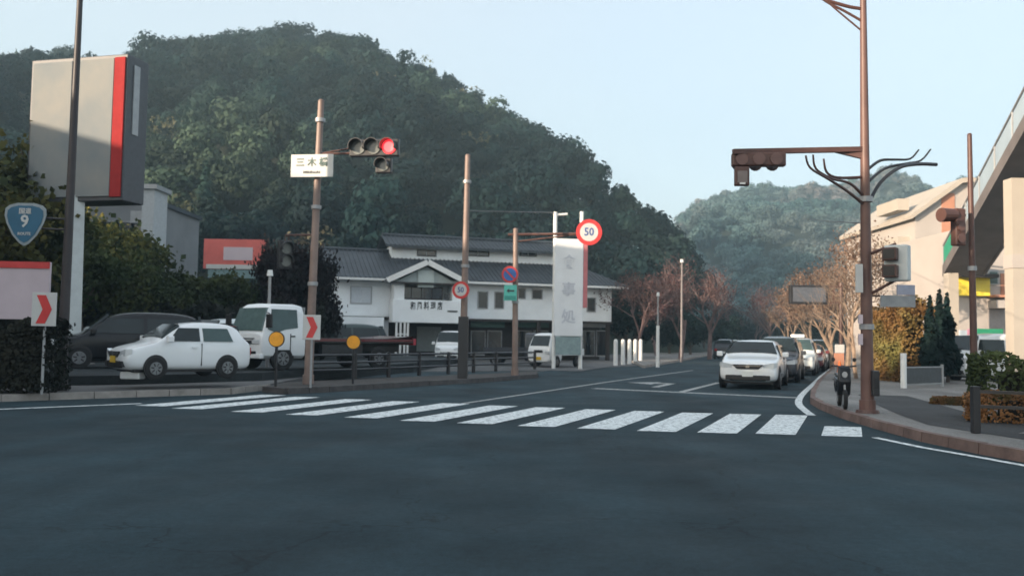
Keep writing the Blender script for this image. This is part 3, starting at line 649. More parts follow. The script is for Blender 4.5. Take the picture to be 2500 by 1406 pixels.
roof_part('clerestory_roof', uc0-.5, uc1+.5, 2.5, zc1, 4.7, zc1+.85, M_TILE)
roof_part('clerestory_back_roof', uc0-.5, uc1+.5, 6.9, zc1, 4.7, zc1+.85, M_TILE)
MB().tube([(uc0-.5, 4.7, zc1+.9), (uc1+.5, 4.7, zc1+.9)], .13, 8).build('ridge_tile', M_TILE, BR)
MB().tube([(-.7, 4.6, eave+sl*5.5+.03), (uc0, 4.6, eave+sl*5.5+.03)], .14, 8).build('ridge_tile', M_TILE, BR)
def window(px0, px1, py0, py1, v=0.0, name='window', panes=2, frame=M_GREY, glass=M_WIN, bars=True):
    u0, z1 = buv(px0, py0, v); u1, z0 = buv(px1, py1, v)
    b = MB(); t = .06
    for a in ((u0-t, u1+t, z0-t, z0), (u0-t, u1+t, z1, z1+t), (u0-t, u0, z0, z1), (u1, u1+t, z0, z1)): b.box(a[0], a[1], v-.06, v+.01, a[2], a[3])
    o = b.build(name, frame, BR)
    for k in range(panes):
        a = u0+(u1-u0)*k/panes; c_ = u0+(u1-u0)*(k+1)/panes
        MB().box(a+.015, c_-.015, v-.03, v-.008, z0, z1).build('pane', glass, o)
    return o
for a, c_ in ((1020, 1063), (1140, 1192), (1270, 1308)):
    window(a, c_, 612, 625, 3.2, 'clerestory_window', 2, M_WOOD)
window(1168, 1189, 713, 752, 0, panes=1); window(1209, 1228, 714, 752, 0, panes=1)
window(1266, 1281, 706, 728, 0, panes=1); window(1300, 1322, 708, 729, 0, panes=1); window(1434, 1452, 728, 760, 0, panes=1)
window(858, 905, 700, 740, 0, panes=2, glass=mat('pale_shutter', rgb(.50, .54, .58), .5, var=.05))
# porch
pv = -1.6
pu0, _ = buv(958, 800, pv); pu1, pz1 = buv(1132, 735, pv); _, pz0 = buv(1045, 788, pv); pk_u, pk_z = buv(1045, 640, pv-.4); pe_z = buv(950, 688, pv-.4)[1]; pel = buv(945, 688, pv-.4)[0]; per = buv(1142, 692, pv-.4)[0]
b = MB(); b.box(pu0, pu1, pv, -.07, pz0, pz1); b.build('balcony_wall', M_PLASTER, BR, bevel=.02)
b = MB(); b.box(pu0+.1, pu0+.75, pv+.15, -.07, pz1+.003, pe_z); b.box(pu1-.75, pu1-.1, pv+.15, -.07, pz1+.003, pe_z); b.build('porch_side_wall', M_PLASTER, BR)
b = MB(); b.add([(pel+.5, pv+.1, pe_z+.002), (per-.5, pv+.1, pe_z+.002), (pk_u, pv+.1, pk_z-.25), (pel+.5, 2.5, pe_z+.002), (per-.5, 2.5, pe_z+.002), (pk_u, 2.5, pk_z-.25)], [(0, 1, 2), (3, 5, 4), (0, 3, 4, 1), (1, 4, 5, 2), (0, 2, 5, 3)])
b.build('gable_wall', mat('gable_pale', rgb(.40, .46, .46), .8, var=.08, scale=2), BR)
for sx, e in ((-1, pel), (1, per)):
    b = MB(); b.bar((e, pv-.4, pe_z+.1), (pk_u+sx*.02, pv-.4, pk_z), .14, .34); b.build('bargeboard', M_WHITEM, BR)
    b = MB(); b.add([(e, pv-.3, pe_z+.2), (pk_u, pv-.3, pk_z+.14), (pk_u, 3.4, pk_z+.14), (e, 1.2, pe_z+.2), (e, pv-.3, pe_z+.1), (pk_u, pv-.3, pk_z+.02), (pk_u, 3.4, pk_z+.02), (e, 1.2, pe_z+.1)], [(0, 1, 2, 3), (4, 5, 6, 7), (0, 1, 5, 4), (0, 3, 7, 4), (2, 3, 7, 6)])
    b.build('porch_roof', M_TILE, BR)
b = MB(); b.box(pk_u-.55, pk_u+.5, pv-.02, pv+.09, pe_z-.25, pe_z+.85); b.build('gable_panel', mat('panel_pale', rgb(.50, .57, .56), .8, var=.06, scale=2), BR)
b = MB(); b.box(pel+.3, per-.3, pv-.3, pv+.08, pe_z-.06, pe_z+.04); b.build('gable_beam', M_WOOD, BR)
u0, z1 = buv(979, 700, pv+.25); u1, z0 = buv(1079, 732, pv+.25)
wo = MB().box(u0-.05, u1+.05, pv+.3, pv+.4, z0-.02, z1+.04).build('porch_window', M_WOOD, BR)
for k in range(4):
    a = u0+(u1-u0)*k/4; MB().box(a+.03, a+(u1-u0)/4-.03, pv+.26, pv+.296, z0+.05, z1-.04).build('pane', M_WIN, wo)
u, z = buv(1092, 724, pv); MB().box(u-.15, u+.15, pv+.05, pv+.14, z-.18, z+.2).build('small_window', M_WIN, BR)
for k in range(5):
    u, z = buv(1008+k*16.5, 748, pv); text('letter', '和風料理店'[k], .56, M_INK, BR, (u, pv-.012, z), sx=.62)
u, z = buv(1105, 760, pv); MB().box(u-.35, u+.32, pv-.03, pv-.003, z-.05, z+.05).build('wall_arrow', M_INK, BR)
for px in (968, 978, 988, 996):
    u, _ = buv(px, 800, pv+.05); MB().box(u-.06, u+.06, pv+.02, pv+.14, 0, pz0-.003).build('lattice_bar', M_WHITEM, BR)
for py in (815, 838):
    u, z = buv(965, py, pv+.05); u2, _ = buv(996, py, pv); MB().box(u, u2, pv+.03, pv+.13, z-.04, z+.04).build('lattice_rail', M_WHITEM, BR)
u0 = buv(958, 0, pv)[0]; MB().box(u0-2.6, u0, pv+.3, -.01, 0, pz0+.3).build('entrance_wall', M_PLASTER, BR)
u, _ = buv(1018, 800, 2.15); MB().box(u, u+1.7, 2.12, 2.19, .5, 2.2).build('door', mat('pale_door', rgb(.22, .25, .25), .5, var=.1), BR)
# shop fronts under the jetty
for px0, px1, m in ((1150, 1232, M_SHOPG), (1262, 1340, M_SHOPG), (1420, 1488, M_GREY)):
    u0, z1 = buv(px0, 783, .9); u1, z0 = buv(px1, 800, .9); MB().box(u0, u1, .9, 1.0, z0, z1).build('shop_sign', m, BR)
for px0, px1 in ((1150, 1185), (1190, 1225), (1262, 1298), (1302, 1338), (1424, 1452), (1456, 1484)):
    u0, z1 = buv(px0, 806, 2.1); u1, z0 = buv(px1, 868, 2.1); w_ = MB().box(u0, u1, 2.1, 2.19, .25, z1).build('shop_window', M_GREY, BR)
    MB().box(u0+.07, u1-.07, 2.06, 2.096, .35, z1-.08).build('pane', M_WIN, w_)
# ================================================================ OTHER BUILDINGS
def plain_building(name, label, px0, px1, pyt, d, dep, m, z0=0, rz=0, cat='building', win=None, gable=False, roofm=M_TILE, wm=M_WIN, base=None):
    a, c_ = at(px0, pyt, d), at(px1, pyt, d); r = thing(name, label, cat, (a.x, a.y, z0), rz); W = (c_-a).length; H = max(a.z, c_.z)-z0
    MB().box(0, W, 0, dep, 0, H).build('wall', m, r)
    if gable: pass
    else: MB().box(-.2, W+.2, -.2, dep+.2, H+.003, H+.3).build('roof', roofm, r)
    if win:
        nx, nz, ww, wh, zb, dz = win
        for i in range(nx):
            for j in range(nz):
                x = W*(i+.5)/nx; z = zb+j*dz; f = MB().box(x-ww/2-.07, x+ww/2+.07, -.05, .02, z-.07, z+wh+.07).build('window', M_GREY, r)
                MB().box(x-ww/2, x+ww/2, -.07, -.052, z, z+wh).build('pane', wm, f)
    return r, W, H
plain_building('apartment_block', 'pale building half hidden behind the pylon sign and trees', 215, 365, 492, 62, 10, M_BLDG, win=(4, 2, 1.3, 1.2, 5, 3))
r, W, H = plain_building('stair_tower', 'narrow pale tower sticking up right of the pylon sign', 348, 378, 462, 58, 2.2, mat('tower_grey', rgb(.42, .44, .45), .8, var=.1), roofm=M_GREY)
MB().box(-.9, -.05, .4, 1.5, H-2.2, H-1.4).build('antenna_bracket', M_GREY, r)
# cream apartment with gable end
a, c_ = at(2234, 520, 68), at(2376, 520, 68); ap = thing('apartment_building', 'tall cream apartment building with a terracotta stripe and a sloping roof', 'building', (a.x, a.y, 0)); W = c_.x-a.x; ze = zpx(2234, 525, 68); zp = zpx(2340, 447, 68)
MB().prismy([(0, 0), (W*2.2, 0), (W*2.2, ze), (W*.95, zp), (W*.78, zp-.1), (0, ze)], 0, 14).build('wall', M_CREAM2, ap)
MB().prismy([(-.45, ze-.35), (W*.78, zp-.05), (W*.95, zp+.05), (W*2.3, ze-.3), (W*2.3, ze), (W*.95, zp+.4), (W*.76, zp+.3), (-.5, ze-.05)], -.5, 14.5).build('roof', M_CREAM, ap)
x0 = (2299-2234)/2165*68; x1 = (2331-2234)/2165*68
for t, bo in ((472, 510), (540, 604)):
    MB().box(x0, x1, -.06, .02, zpx(2310, bo, 68), zpx(2310, t, 68)).build('terracotta_panel', M_TERRAW, ap)
for k in range(4):
    z = 3+k*3; f = MB().box(-.9, -.003, 1, 5, z, z+.9).build('balcony', M_CREAM, ap)
for k in range(4): f = MB().box(W*.08, W*.2, -.05, .02, 1.6+k*2.9, 2.9+k*2.9).build('window', M_GREY, ap); f.hide_render = False
bpy.data.objects.remove(f)
for o in [o for o in ap.children if o.name.startswith('window')]: MB().box(W*.08+.06, W*.2-.06, -.075, -.053, *( (lambda zz: (zz+.06, zz+1.24))(min(v.co.z for v in o.data.vertices)))).build('pane', M_WIN, o)
# shop with yellow sign
D = 46
a, c_ = at(2338, 680, D), at(2475, 680, D); sh = thing('corner_shop', 'cream shop building with a bright yellow sign under a dark eave', 'building', (a.x, a.y, 0)); W = c_.x-a.x; H = zpx(2400, 560, D)
MB().box(0, W*2, 0, 10, 0, H).build('wall', M_CREAM2, sh)
def lb(px0, px1, py0, py1, y0, y1, nm, m, par=None, root=None, d=None):
    d = d or D; ro = root or sh; I = local(ro); p, q = I @ at(px0, py1, d), I @ at(px1, py0, d)
    return MB().box(min(p.x, q.x), max(p.x, q.x), y0, y1, min(p.z, q.z), max(p.z, q.z)).build(nm, m, par or ro)
lb(2332, 2408, 680, 722, -.35, -.1, 'yellow_sign', M_YELLOW); lb(2325, 2416, 672, 679, -.9, .2, 'eave', M_WOOD)
lb(2410, 2452, 735, 753, -.9, .02, 'balcony', M_CREAM2); lb(2413, 2452, 755, 800, -.04, .02, 'shutter', mat('grey_shutter', rgb(.28, .26, .26), .7, var=.1)); lb(2443, 2452, 668, 720, -.05, .02, 'downpipe', M_TERRAW)
f = lb(2412, 2436, 660, 695, -.06, .02, 'window', M_GREY); lb(2415, 2433, 664, 692, -.09, -.065, 'pane', M_GLASSL, f)
f = lb(2345, 2362, 600, 640, -.06, .02, 'window', M_GREY); lb(2348, 2359, 604, 636, -.09, -.065, 'pane', M_GLASSL, f)
lb(2410, 2454, 722, 727, -.8, .02, 'awning', M_TERRAW)
def panel_sign(name, label, px0, px1, py0, py1, d, m, cat='sign', z0=.15, posts=2, postm=M_GREY, th=.08, rz=0):
    a, c_ = at(px0, py1, d), at(px1, py0, d); r = thing(name, label, cat, ((a.x+c_.x)/2, a.y, z0), rz); w2 = (c_.x-a.x)/2; zb, zt = a.z-z0, c_.z-z0
    MB().box(-w2, w2, -th/2, th/2, zb, zt).build('panel', m, r, bevel=.01)
    if zb > .1:
        for sx in ((-1, 1) if posts == 2 else (0,)): MB().tube([(sx*w2*.8, th/2+.03, 0), (sx*w2*.8, th/2+.03, zt)], .035, 8).build('post', postm, r)
    return r, w2, zb, zt
panel_sign('green_sign', 'dark green sign board behind the parked white car at the right', 2386, 2448, 803, 832, 40, M_GREEN)
panel_sign('pink_banner', 'pinkish vertical banner beside the brown signal pole at the right', 2362, 2382, 803, 865, 36, mat('banner_pink', rgb(.45, .22, .30), .6), th=.03, posts=1)
panel_sign('blue_grey_board', 'pale blue board behind the white notice board', 2342, 2362, 806, 868, 40, mat('pale_blue', rgb(.45, .52, .58), .5), posts=1)
r, w2, zb, zt = panel_sign('notice_board', 'white notice board with grey printed lines at the foot of the white post', 2301, 2346, 840, 905, 36, M_SIGNW)
for k, (wd, zz) in enumerate(((.7, .78), (.5, .60), (.62, .42))): MB().box(-w2*wd, w2*wd*.8, -.05, -.042, zz*(zt), zz*zt+.045).build('printed_line', M_INK, r)
# billboard over trees
r, w2, zb, zt = panel_sign('red_billboard', 'faded red and white billboard above the trees behind the truck', 498, 650, 586, 656, 50, M_BILLR, z0=.36, th=.3)
MB().box(-w2*.35, w2*.6, -.17, -.155, zb+.5, zt-.45).build('white_band', M_PINK, r); MB().box(-w2*.9, w2*.95, -.17, -.155, zb-.0, zb+.25).build('white_band', M_SIGNW, r)
MB().box(-w2*.85, w2, -.1, .1, zb-.5, zb-.04).build('lower_panel', mat('teal_dull', rgb(.16, .25, .26), .6), r)
# footbridge stair
P0, P1_ = at(2301, 672, 44), at(2500, 317, 30); dirb = (P1_-P0); P2_ = P1_+dirb*.6
side = Vector((dirb.y, -dirb.x, 0)).normalized()
if side.x < 0: side = -side
side = Vector((dirb.y, -dirb.x, 0)).normalized(); side = side if side.x > 0 else -side
BRG = thing('footbridge_stair', 'pedestrian footbridge stair climbing to the right over cream pillars', 'footbridge', (P0.x, P0.y, 0)); O = Vector((P0.x, P0.y, 0))
Wd = 1.9
a0, a1 = P0-O, P2_-O
def qbox(a, b, sv, w0, w1, z0, z1, nm, m, par=BRG):
    v = [p+sv*w+Vector((0, 0, z)) for p in (a, b) for w, z in ((w0, z0), (w1, z0), (w1, z1), (w0, z1))]
    return MB().add(v, [(0, 1, 2, 3), (7, 6, 5, 4), (0, 4, 5, 1), (1, 5, 6, 2), (2, 6, 7, 3), (3, 7, 4, 0)]).build(nm, m, par)
qbox(a0, a1, side, .12, Wd-.12, .0, .32, 'deck', M_SOFFIT); qbox(a0, a1, side, 0, .118, -.04, .5, 'stringer', M_SOFFIT); qbox(a0, a1, side, Wd-.118, Wd, -.04, .5, 'stringer', M_SOFFIT)
nseg = 9; PAR = mat('parapet_panel', rgb(.36, .44, .50), .35, var=.08, scale=1)
for k in range(nseg):
    t0, t1 = k/nseg, (k+1)/nseg; A, Bq = a0.lerp(a1, t0+.006), a0.lerp(a1, t1-.006)
    for w0 in (.04, Wd-.06): qbox(A, Bq, side, w0, w0+.02, .56, 1.35, 'parapet_panel', M_GREENP if k == 0 else PAR)
    q = a0.lerp(a1, t0)
    for w0 in (.05, Wd-.05): MB().tube([q+side*w0+Vector((0, 0, .4)), q+side*w0+Vector((0, 0, 1.5))], .04, 6).build('rail_post', M_GREY, BRG)
for w0 in (.05, Wd-.05): MB().tube([a0+side*w0+Vector((0, 0, 1.48)), a1+side*w0+Vector((0, 0, 1.48))], .045, 8).build('handrail', M_GREY, BRG)
for k in range(30):
    A = a0.lerp(a1, k/30)
    MB().add([A+side*w+Vector((0, 0, z+.32)) for w in (.13, Wd-.13) for z in (0, .17)]+[a0.lerp(a1, (k+.9)/30)+side*w+Vector((0, 0, .49)) for w in (.13, Wd-.13)], [(0, 1, 3, 2), (1, 3, 5, 4)]).build('step', M_CONC, BRG)
pp = at(2322, 800, 43.0); MB().box(pp.x-O.x-.24, pp.x-O.x+.24, -1.3, -.8, 0.1, P0.z+.02).build('pillar', M_CREAM, BRG)
tq = .62; q = a0.lerp(P1_-O, .86)+side*.95; 
pc = at(2478, 800, 32); zt = zpx(2478, 437, 32)
b = MB().box(pc.x-O.x-.15, pc.x-O.x+.6, pc.y-O.y-.2, pc.y-O.y+.35, .1, zt); b.build('pillar', M_CREAM, BRG)
MB().box(pc.x-O.x-.18, pc.x-O.x+.63, pc.y-O.y-.23, pc.y-O.y+.38, zpx(2478, 655, 32), zpx(2478, 622, 32)).build('pillar_band', M_CREAM2, BRG)
# unseen buildings added on the sun side, left and behind, to shade the junction
for nm, lab, x0, y0, W, Dp, H in (('shade_building', 'unseen five storey building added for shade on the near left corner', -46, -48, 14, 40, 15), ('shade_building', 'unseen low building added for shade left of the car park', -46, -8, 12, 28, 13), ('shade_building', 'unseen tall building added for shade beyond the left edge of the car park', -58, 22, 14, 34, 21)):
    r = thing(nm, lab, 'building', (x0, y0, 0)); MB().box(0, W, 0, Dp, 0, H).build('wall', M_BLDG, r); MB().box(-.2, W+.2, -.2, Dp+.2, H+.003, H+.4).build('roof', M_CONC, r)
    for j in range(int(H//3)):
        for i in range(int(Dp//4)): 
            f = MB().box(W-.02, W+.05, 1+i*4, 3.2+i*4, 1+j*3, 2.4+j*3).build('window', M_GREY, r); MB().box(W+.052, W+.07, 1.1+i*4, 3.1+i*4, 1.1+j*3, 2.3+j*3).build('pane', M_WIN, f)
# ================================================================ POLES, SIGNALS, SIGNS
def polelean(name, label, pxb, pxt, pyt, d, r0, r1, m, z0=.15, cat='pole', group=None, rings=()):
    b_ = at(pxb[0], pxb[1], d); b_.z = z0; t = at(pxt, pyt, d); r = thing(name, label, cat, b_, 0, group); v = t-b_
    MB().tube([(0, 0, 0), v*.5, v], [r0, (r0+r1)/2, r1], 14).build('shaft', m, r, smooth=True)
    MB().tube([v, v+Vector((0, 0, .04))], [r1*1.15, r1*.6], 12).build('cap', m, r)
    MB().tube([(0, 0, 0), (0, 0, .25)], [r0*1.25, r0*1.22], 14).build('base_sleeve', m, r)
    for q in rings:
        c = v*q; MB().tube([c-Vector((0, 0, .05)), c+Vector((0, 0, .05))], [r0*1.12]*2, 14).build('band', M_GREY, r)
    return r, b_, v
# A dark leaning pole with route shield, far left
rA, bA, vA = polelean('dark_pole', 'thin dark leaning pole in front of the large pylon sign', (148, 960), 198, -60, 19.9, .115, .06, M_DARKPOLE)
def shield_pts(s, n=8):
    top = [(-.5, .36), (-.40, .45), (-.2, .5), (.2, .5), (.40, .45), (.5, .36), (.515, .2), (.46, 0), (.30, -.30), (.12, -.5), (0, -.56), (-.12, -.5), (-.30, -.30), (-.46, 0), (-.515, .2)]
    return [(x*s, z*s) for x, z in top]
sc = at(61, 545, 19.6); RS = thing('route_sign', 'blue rounded triangular route shield sign on a bracket left of the dark pole', 'sign', sc)
MB().prismy(shield_pts(.90), 0, .02).build('border', mat('route_border', rgb(.24, .28, .30), .5), RS); MB().prismy(shield_pts(.78), -.012, -.001).build('face', M_ROUTEB, RS)  # border colour dimmed to stand for the shade on the sign
text('lettering', '国道', .14, M_SIGNW, RS, (0, -.02, .26)); text('number', '9', .38, M_SIGNW, RS, (0, -.02, .03)); text('lettering', 'ROUTE', .09, M_SIGNW, RS, (0, -.02, -.24))
pw = bA+vA*((sc.z-.15)/vA.z)
for dz in (.14, -.1): MB().tube([(0, .04, dz), (pw.x-sc.x, pw.y-sc.y, dz)], .022, 8).build('bracket', M_DARKPOLE, RS)
# B pylon sign
pyl = at(175, 900, 30); PY = thing('pylon_sign', 'large double panelled pylon sign with a red edge on a white pillar', 'sign', (pyl.x, pyl.y, .38), R(-14))
t_ = at(188, 480, 30); lean = t_.x-pyl.x
MB().tube([(0, .0, 0), (lean, 0, t_.z-.36)], [.33, .31], 4).build('pillar', mat('pillar_white', rgb(.62, .66, .66), .6, var=.1, scale=2), PY)
MB().box(-.5, .5, -.5, .5, 0, .22).build('footing', M_CONC, PY)
zb, zt = zpx(190, 487, 30)-.38, zpx(190, 150, 30)-.38
x0 = -1.95; x1 = 1.75
MB().box(x0-.08, x1+.08, -.16, .95, zb-.1, zt+.1).build('case', mat('pylon_case', rgb(.055, .06, .07), .5, var=.15), PY, bevel=.03)
MB().box(x0+.03, x0+1.62, -.215, -.163, zb+.05, zt-.03).build('left_panel', M_SIGNFACE, PY, bevel=.015)
MB().box(x0+1.78, x1-.42, -.215, -.163, zb+.05, zt-.03).build('right_panel', M_SIGNFACE, PY, bevel=.015)
MB().box(x1-.40, x1+.02, -.22, -.163, zb+.02, zt-.01).build('red_stripe', mat('pylon_red', rgb(.30, .035, .035), .9, var=.1, spec=.05), PY, bevel=.015)
MB().box(x1+.084, x1+.12, .15, .45, zb+2.2, zt-.2).build('side_strip', M_GREY, PY)
# C banner, chevrons
r, w2, zb, zt = panel_sign('shop_banner', 'blurred pale banner board with a red top at the left edge', -60, 122, 640, 778, 21.5, M_PINK, z0=.15, postm=M_DARKPOLE, th=.1, rz=R(4))
MB().box(-w2, w2, -.075, -.053, zt-.16, zt).build('red_header', M_SIGNR, r)
def chevron(label, px, py, d, h, flip=1, z0=.15):
    c = at(px, py, d); r = thing('chevron_sign', label, 'sign', (c.x, c.y, z0), 0, 'red and white chevron boards'); w2 = h*.36; zc = c.z-z0
    MB().box(-w2, w2, -.02, .02, zc-h/2, zc+h/2).build('board', M_SIGNW, r, bevel=.008)
    k = w2*.8; H2 = h*.42; wd = w2*.75
    MB().prismy([(-k*.75, H2+zc), (-k*.75+wd, H2+zc), (k*.85, zc), (-k*.75+wd, zc-H2), (-k*.75, zc-H2), (k*.85-wd, zc)], -.032, -.022).build('arrow', M_SIGNR, r)
    MB().tube([(0, .05, 0), (0, .05, zc+h*.4)], .03, 8).build('post', M_GREY, r); return r
chevron('white chevron board with a red arrow beside the pylon pillar', 108, 755, 18.45, .70)
chevron('white chevron board with a red arrow in front of the truck cab', 761, 799, 22.3, .62)
for px, py, lab in ((675, 828, 'round orange reflector on a post in front of the truck cab'), (863, 835, 'round orange reflector on a post in front of the truck bed')):
    c = at(px, py, 22.6 if px < 700 else 24.5); r = thing('reflector_post', lab, 'road reflector', (c.x, c.y, .14), 0, 'round orange reflectors'); zc = c.z-.14
    MB().disc((0, 0, zc), (0, 1, 0), .18, .05, 24).build('disc', M_ORANGE, r); MB().disc((0, .02, zc), (0, 1, 0), .205, .03, 24).build('rim', M_BLACKM, r); MB().tube([(0, .05, 0), (0, .05, zc)], .035, 8).build('post', M_BLACKM, r)
# D signal pole, left
rD, bD, vD = polelean('signal_pole', 'brown signal pole carrying the red light and the white name plate', (752, 945), 784, 247, 24, .125, .085, M_TAN, rings=(.35, .62, .93))
def pole_at(b_, v, z): return b_+v*((z-b_.z)/v.z)
npc = at(762, 405, 23.8); NP = thing('name_plate', 'white junction name plate with three characters on the signal pole', 'sign', npc, R(-9))
MB().box(-.60, .60, -.02, .02, -.31, .31).build('plate', M_SIGNW, NP, bevel=.01)
for k in range(3): text('letter', '三木橋'[k], .25, mat('ink_green', rgb(.05, .10, .09), .5), NP, (-.33+.33*k, -.026, .08))
text('lettering', 'Mikibashi', .10, M_INK, NP, (0, -.026, -.18), sx=1.3)
def signal(name, label, c, lit, rz, n=3, vertical=False, body=M_BLACKM, sz=.38, arm=None, cols=None, cat='traffic light', hood=.28):
    r = thing(name, label, cat, c, rz); L = n*sz+.08
    hb = MB()
    if vertical: hb.box(-sz/2-.02, sz/2+.02, -.09, .09, -L/2, L/2)
    else: hb.box(-L/2, L/2, -.09, .09, -sz/2-.02, sz/2+.02)
    hb.build('housing', body, r, bevel=.03)
    for k in range(n):
        o_ = (k-(n-1)/2)*sz; x, z = (0, -o_) if vertical else (o_, 0)
        if k == lit: m = mat('red_lamp', rgb(.6, .02, .02), .3, emit=((1, .02, .03, 1), .8))
        else: m = mat('dark_lens', rgb(.16, .17, .16), .15, var=.2)
        ln = MB().disc((x, -.105, z), (0, 1, 0), sz*.44, .03, 24).build('lens', m, r)
        if k == lit:
            MB().disc((x, -.115, z), (0, 1, 0), sz*.33, .03, 24).build('lamp_core', mat('red_core', rgb(.8, .1, .1), .3, emit=((1, .10, .10, 1), 1.0)), ln)
        hd = MB(); seg = 12
        for i in range(seg):
            a, c2 = [R(-20+220*j/seg) for j in (i, i+1)]; rr = sz*.45
            P = lambda an, y, e=0: (x+math.cos(an)*(rr+e), y, z+math.sin(an)*(rr+e))
            hd.add([P(a, -.09), P(c2, -.09), P(c2, -.09-hood), P(a, -.09-hood), P(a, -.09, .02), P(c2, -.09, .02), P(c2, -.09-hood, .02), P(a, -.09-hood, .02)], [(0, 1, 2, 3), (7, 6, 5, 4), (2, 3, 7, 6), (0, 1, 5, 4)])
        hd.build('hood', body, r)
    return r
sgc = at(915, 362, 23.7); sg = signal('traffic_light', 'three lamp traffic light with the red lamp lit', sgc, 2, R(-9), sz=.43)
pz = pole_at(bD, vD, sgc.z-.12); MB().tube([(.55, .13, -.10), Matrix.Rotation(R(9), 3, 'Z') @ (pz-sgc)], .035, 8).build('arm', M_TERRAD, sg)
MB().tube([(.0, .13, .16), Matrix.Rotation(R(9), 3, 'Z') @ (pz-sgc+Vector((0, 0, .0)))], .022, 8).build('arm', M_TERRAD, sg)
s2 = signal('arrow_light', 'unlit arrow signal hanging below the red light', at(938, 406, 23.7), -1, R(-9), n=1, sz=.36); MB().tube([(0, .05, .1), (0, .05, .36)], .03, 6).build('hanger', M_TERRAD, s2)
s3 = signal('pedestrian_light', 'dark pedestrian signal low on the left signal pole', at(695, 622, 23.9), -1, R(35), n=2, vertical=True, sz=.34, hood=.2)
pz = pole_at(bD, vD, zpx(740, 573, 24)); c0 = at(695, 622, 23.9)
MB().tube([Matrix.Rotation(R(-35), 3, 'Z') @ (pz-c0), (0, 0, zpx(690, 575, 24)-c0.z), (0, 0, .3)], .028, 8).build('arm', M_TERRAD, s3)
# E pole 1140, F pole 1258
rE, bE, vE = polelean('utility_pole', 'tall brown pole standing before the gabled porch', (1129, 926), 1142, 380, 29, .125, .085, M_TAN, rings=(.2, .5, .88))
MB().box(-.16, .16, -.16, .16, .0, 2.0).build('base_cover', M_BLACKM, rE)
rF, bF, vF = polelean('sign_mast', 'shorter brown mast with a long arm holding a round sign', (1257, 918), 1259, 560, 32, .11, .09, M_TAN, rings=(.5,))
za = zpx(1300, 573, 32)
c_ = Vector((bF.x, bF.y, 0)); e_ = at(1425, 570, 31.4)
MB().tube([(at(1240, 573, 32)-bF), at(1300, 572, 32)-bF, e_-bF], [.05, .05, .04], 8).build('arm', M_TERRAD, rF)
MB().tube([(at(1258, 590, 32)-bF), at(1345, 580, 31.8)-bF, e_-bF], [.03]*3, 8).build('arm_brace', M_TERRAD, rF)
def round_sign(label, px, py, d, rad, kind, group=None, rz=0):
    c = at(px, py, d); r = thing('round_sign', label, 'road sign', c, rz, group)
    if kind == 'park':
        MB().disc((0, 0, 0), (0, 1, 0), rad, .02, 32).build('rim', M_SIGNR, r); MB().disc((0, -.014, 0), (0, 1, 0), rad*.76, .01, 32).build('face', M_SIGNB, r)
        MB().bar((-rad*.6, -.022, rad*.6), (rad*.6, -.022, -rad*.6), .01, rad*.2).build('slash', M_SIGNR, r)
    else:
        MB().disc((0, 0, 0), (0, 1, 0), rad, .02, 32).build('rim', M_SIGNR, r); MB().disc((0, -.014, 0), (0, 1, 0), rad*.70, .01, 32).build('face', M_SIGNW, r)
        text('number', kind, rad*.85, M_INKB, r, (0, -.022, 0), sx=.9)
    MB().box(-.03, .03, .012, .10, -rad*.5, rad*.5).build('clamp', M_GREY, r)
    return r
round_sign('large white round sign with a thick red ring at the end of the mast arm', 1438, 567, 31.2, .46, '50', 'round red ringed speed signs')
round_sign('small red ringed round sign on the tall brown pole', 1125, 708, 28.7, .285, '50', 'round red ringed speed signs', R(-12))
round_sign('blue no parking sign with a red ring on the shorter mast', 1245, 670, 31.7, .30, 'park', rz=R(-8))
c = at(1246, 714, 31.7); r = thing('teal_sign', 'small teal square sign with an arrow under the no parking sign', 'road sign', c)
MB().box(-.23, .23, -.01, .01, -.29, .27).build('plate', M_TEAL, r); MB().prismy([(-.14, .06), (-.04, .14), (-.04, .09), (.14, .09), (.14, .03), (-.04, .03), (-.04, -.02)], -.018, -.011).build('arrow', M_INK, r); MB().box(-.2, .2, -.016, -.0105, -.26, -.12).build('dark_band', mat('teal_dark', rgb(.04, .28, .24), .4), r)
MB().box(-.02, .02, .012, .1, -.2, .2).build('clamp', M_GREY, r)
# span wire
o = MB().tube([at(1146, 515, 29), at(1250, 517, 35), at(1352, 519, 44)], .018, 5).build('span_wire', M_BLACKM); tag(o, 'thin dark wire from the tall brown pole to the white mast', 'wire')
o = MB().tube([at(2110, 545, 17), at(2030, 541, 30), at(1960, 534, 60)], .012, 5).build('overhead_wire', M_BLACKM); tag(o, 'thin overhead wire running left from the brown street lamp', 'wire')
# G white narrow pylon
D = 44
c = at(1384, 889, D); WP = thing('shop_pylon', 'narrow white shop pylon with a red edge and two white masts', 'sign', (c.x, c.y, .02), R(8)); s_ = D/FPX
zb, zt = zpx(1384, 822, D), zpx(1384, 585, D); hw = 36*s_
MB().box(-hw, hw, -.22, .22, zb, zt).build('panel', mat('pylon_white', rgb(.74, .76, .78), .45, var=.06, scale=1), WP, bevel=.04)
MB().box(hw+.003, hw+.22, -.2, .2, zt-3.4, zt-.2).build('red_edge', mat('red_soft', rgb(.50, .16, .17), .5, var=.1), WP, bevel=.02)
MB().box(-hw+.1, hw-.1, -.26, -.223, zb-.9, zb-.02).build('lower_panel', mat('pylon_glass', rgb(.22, .30, .31), .3, var=.15), WP)
for k, ch in enumerate('食事処'): text('letter', ch, .72, mat('ink_pale', rgb(.55, .57, .62), .5), WP, (0, -.236, zt-1.2-k*1.35))
for px, pt in ((-1, 520), (1, 517)):
    x = px*hw*.92; MB().tube([(x, 0, 0), (x, 0, zpx(1384, pt, D))], .10, 10).build('mast', M_WHITEM, WP)
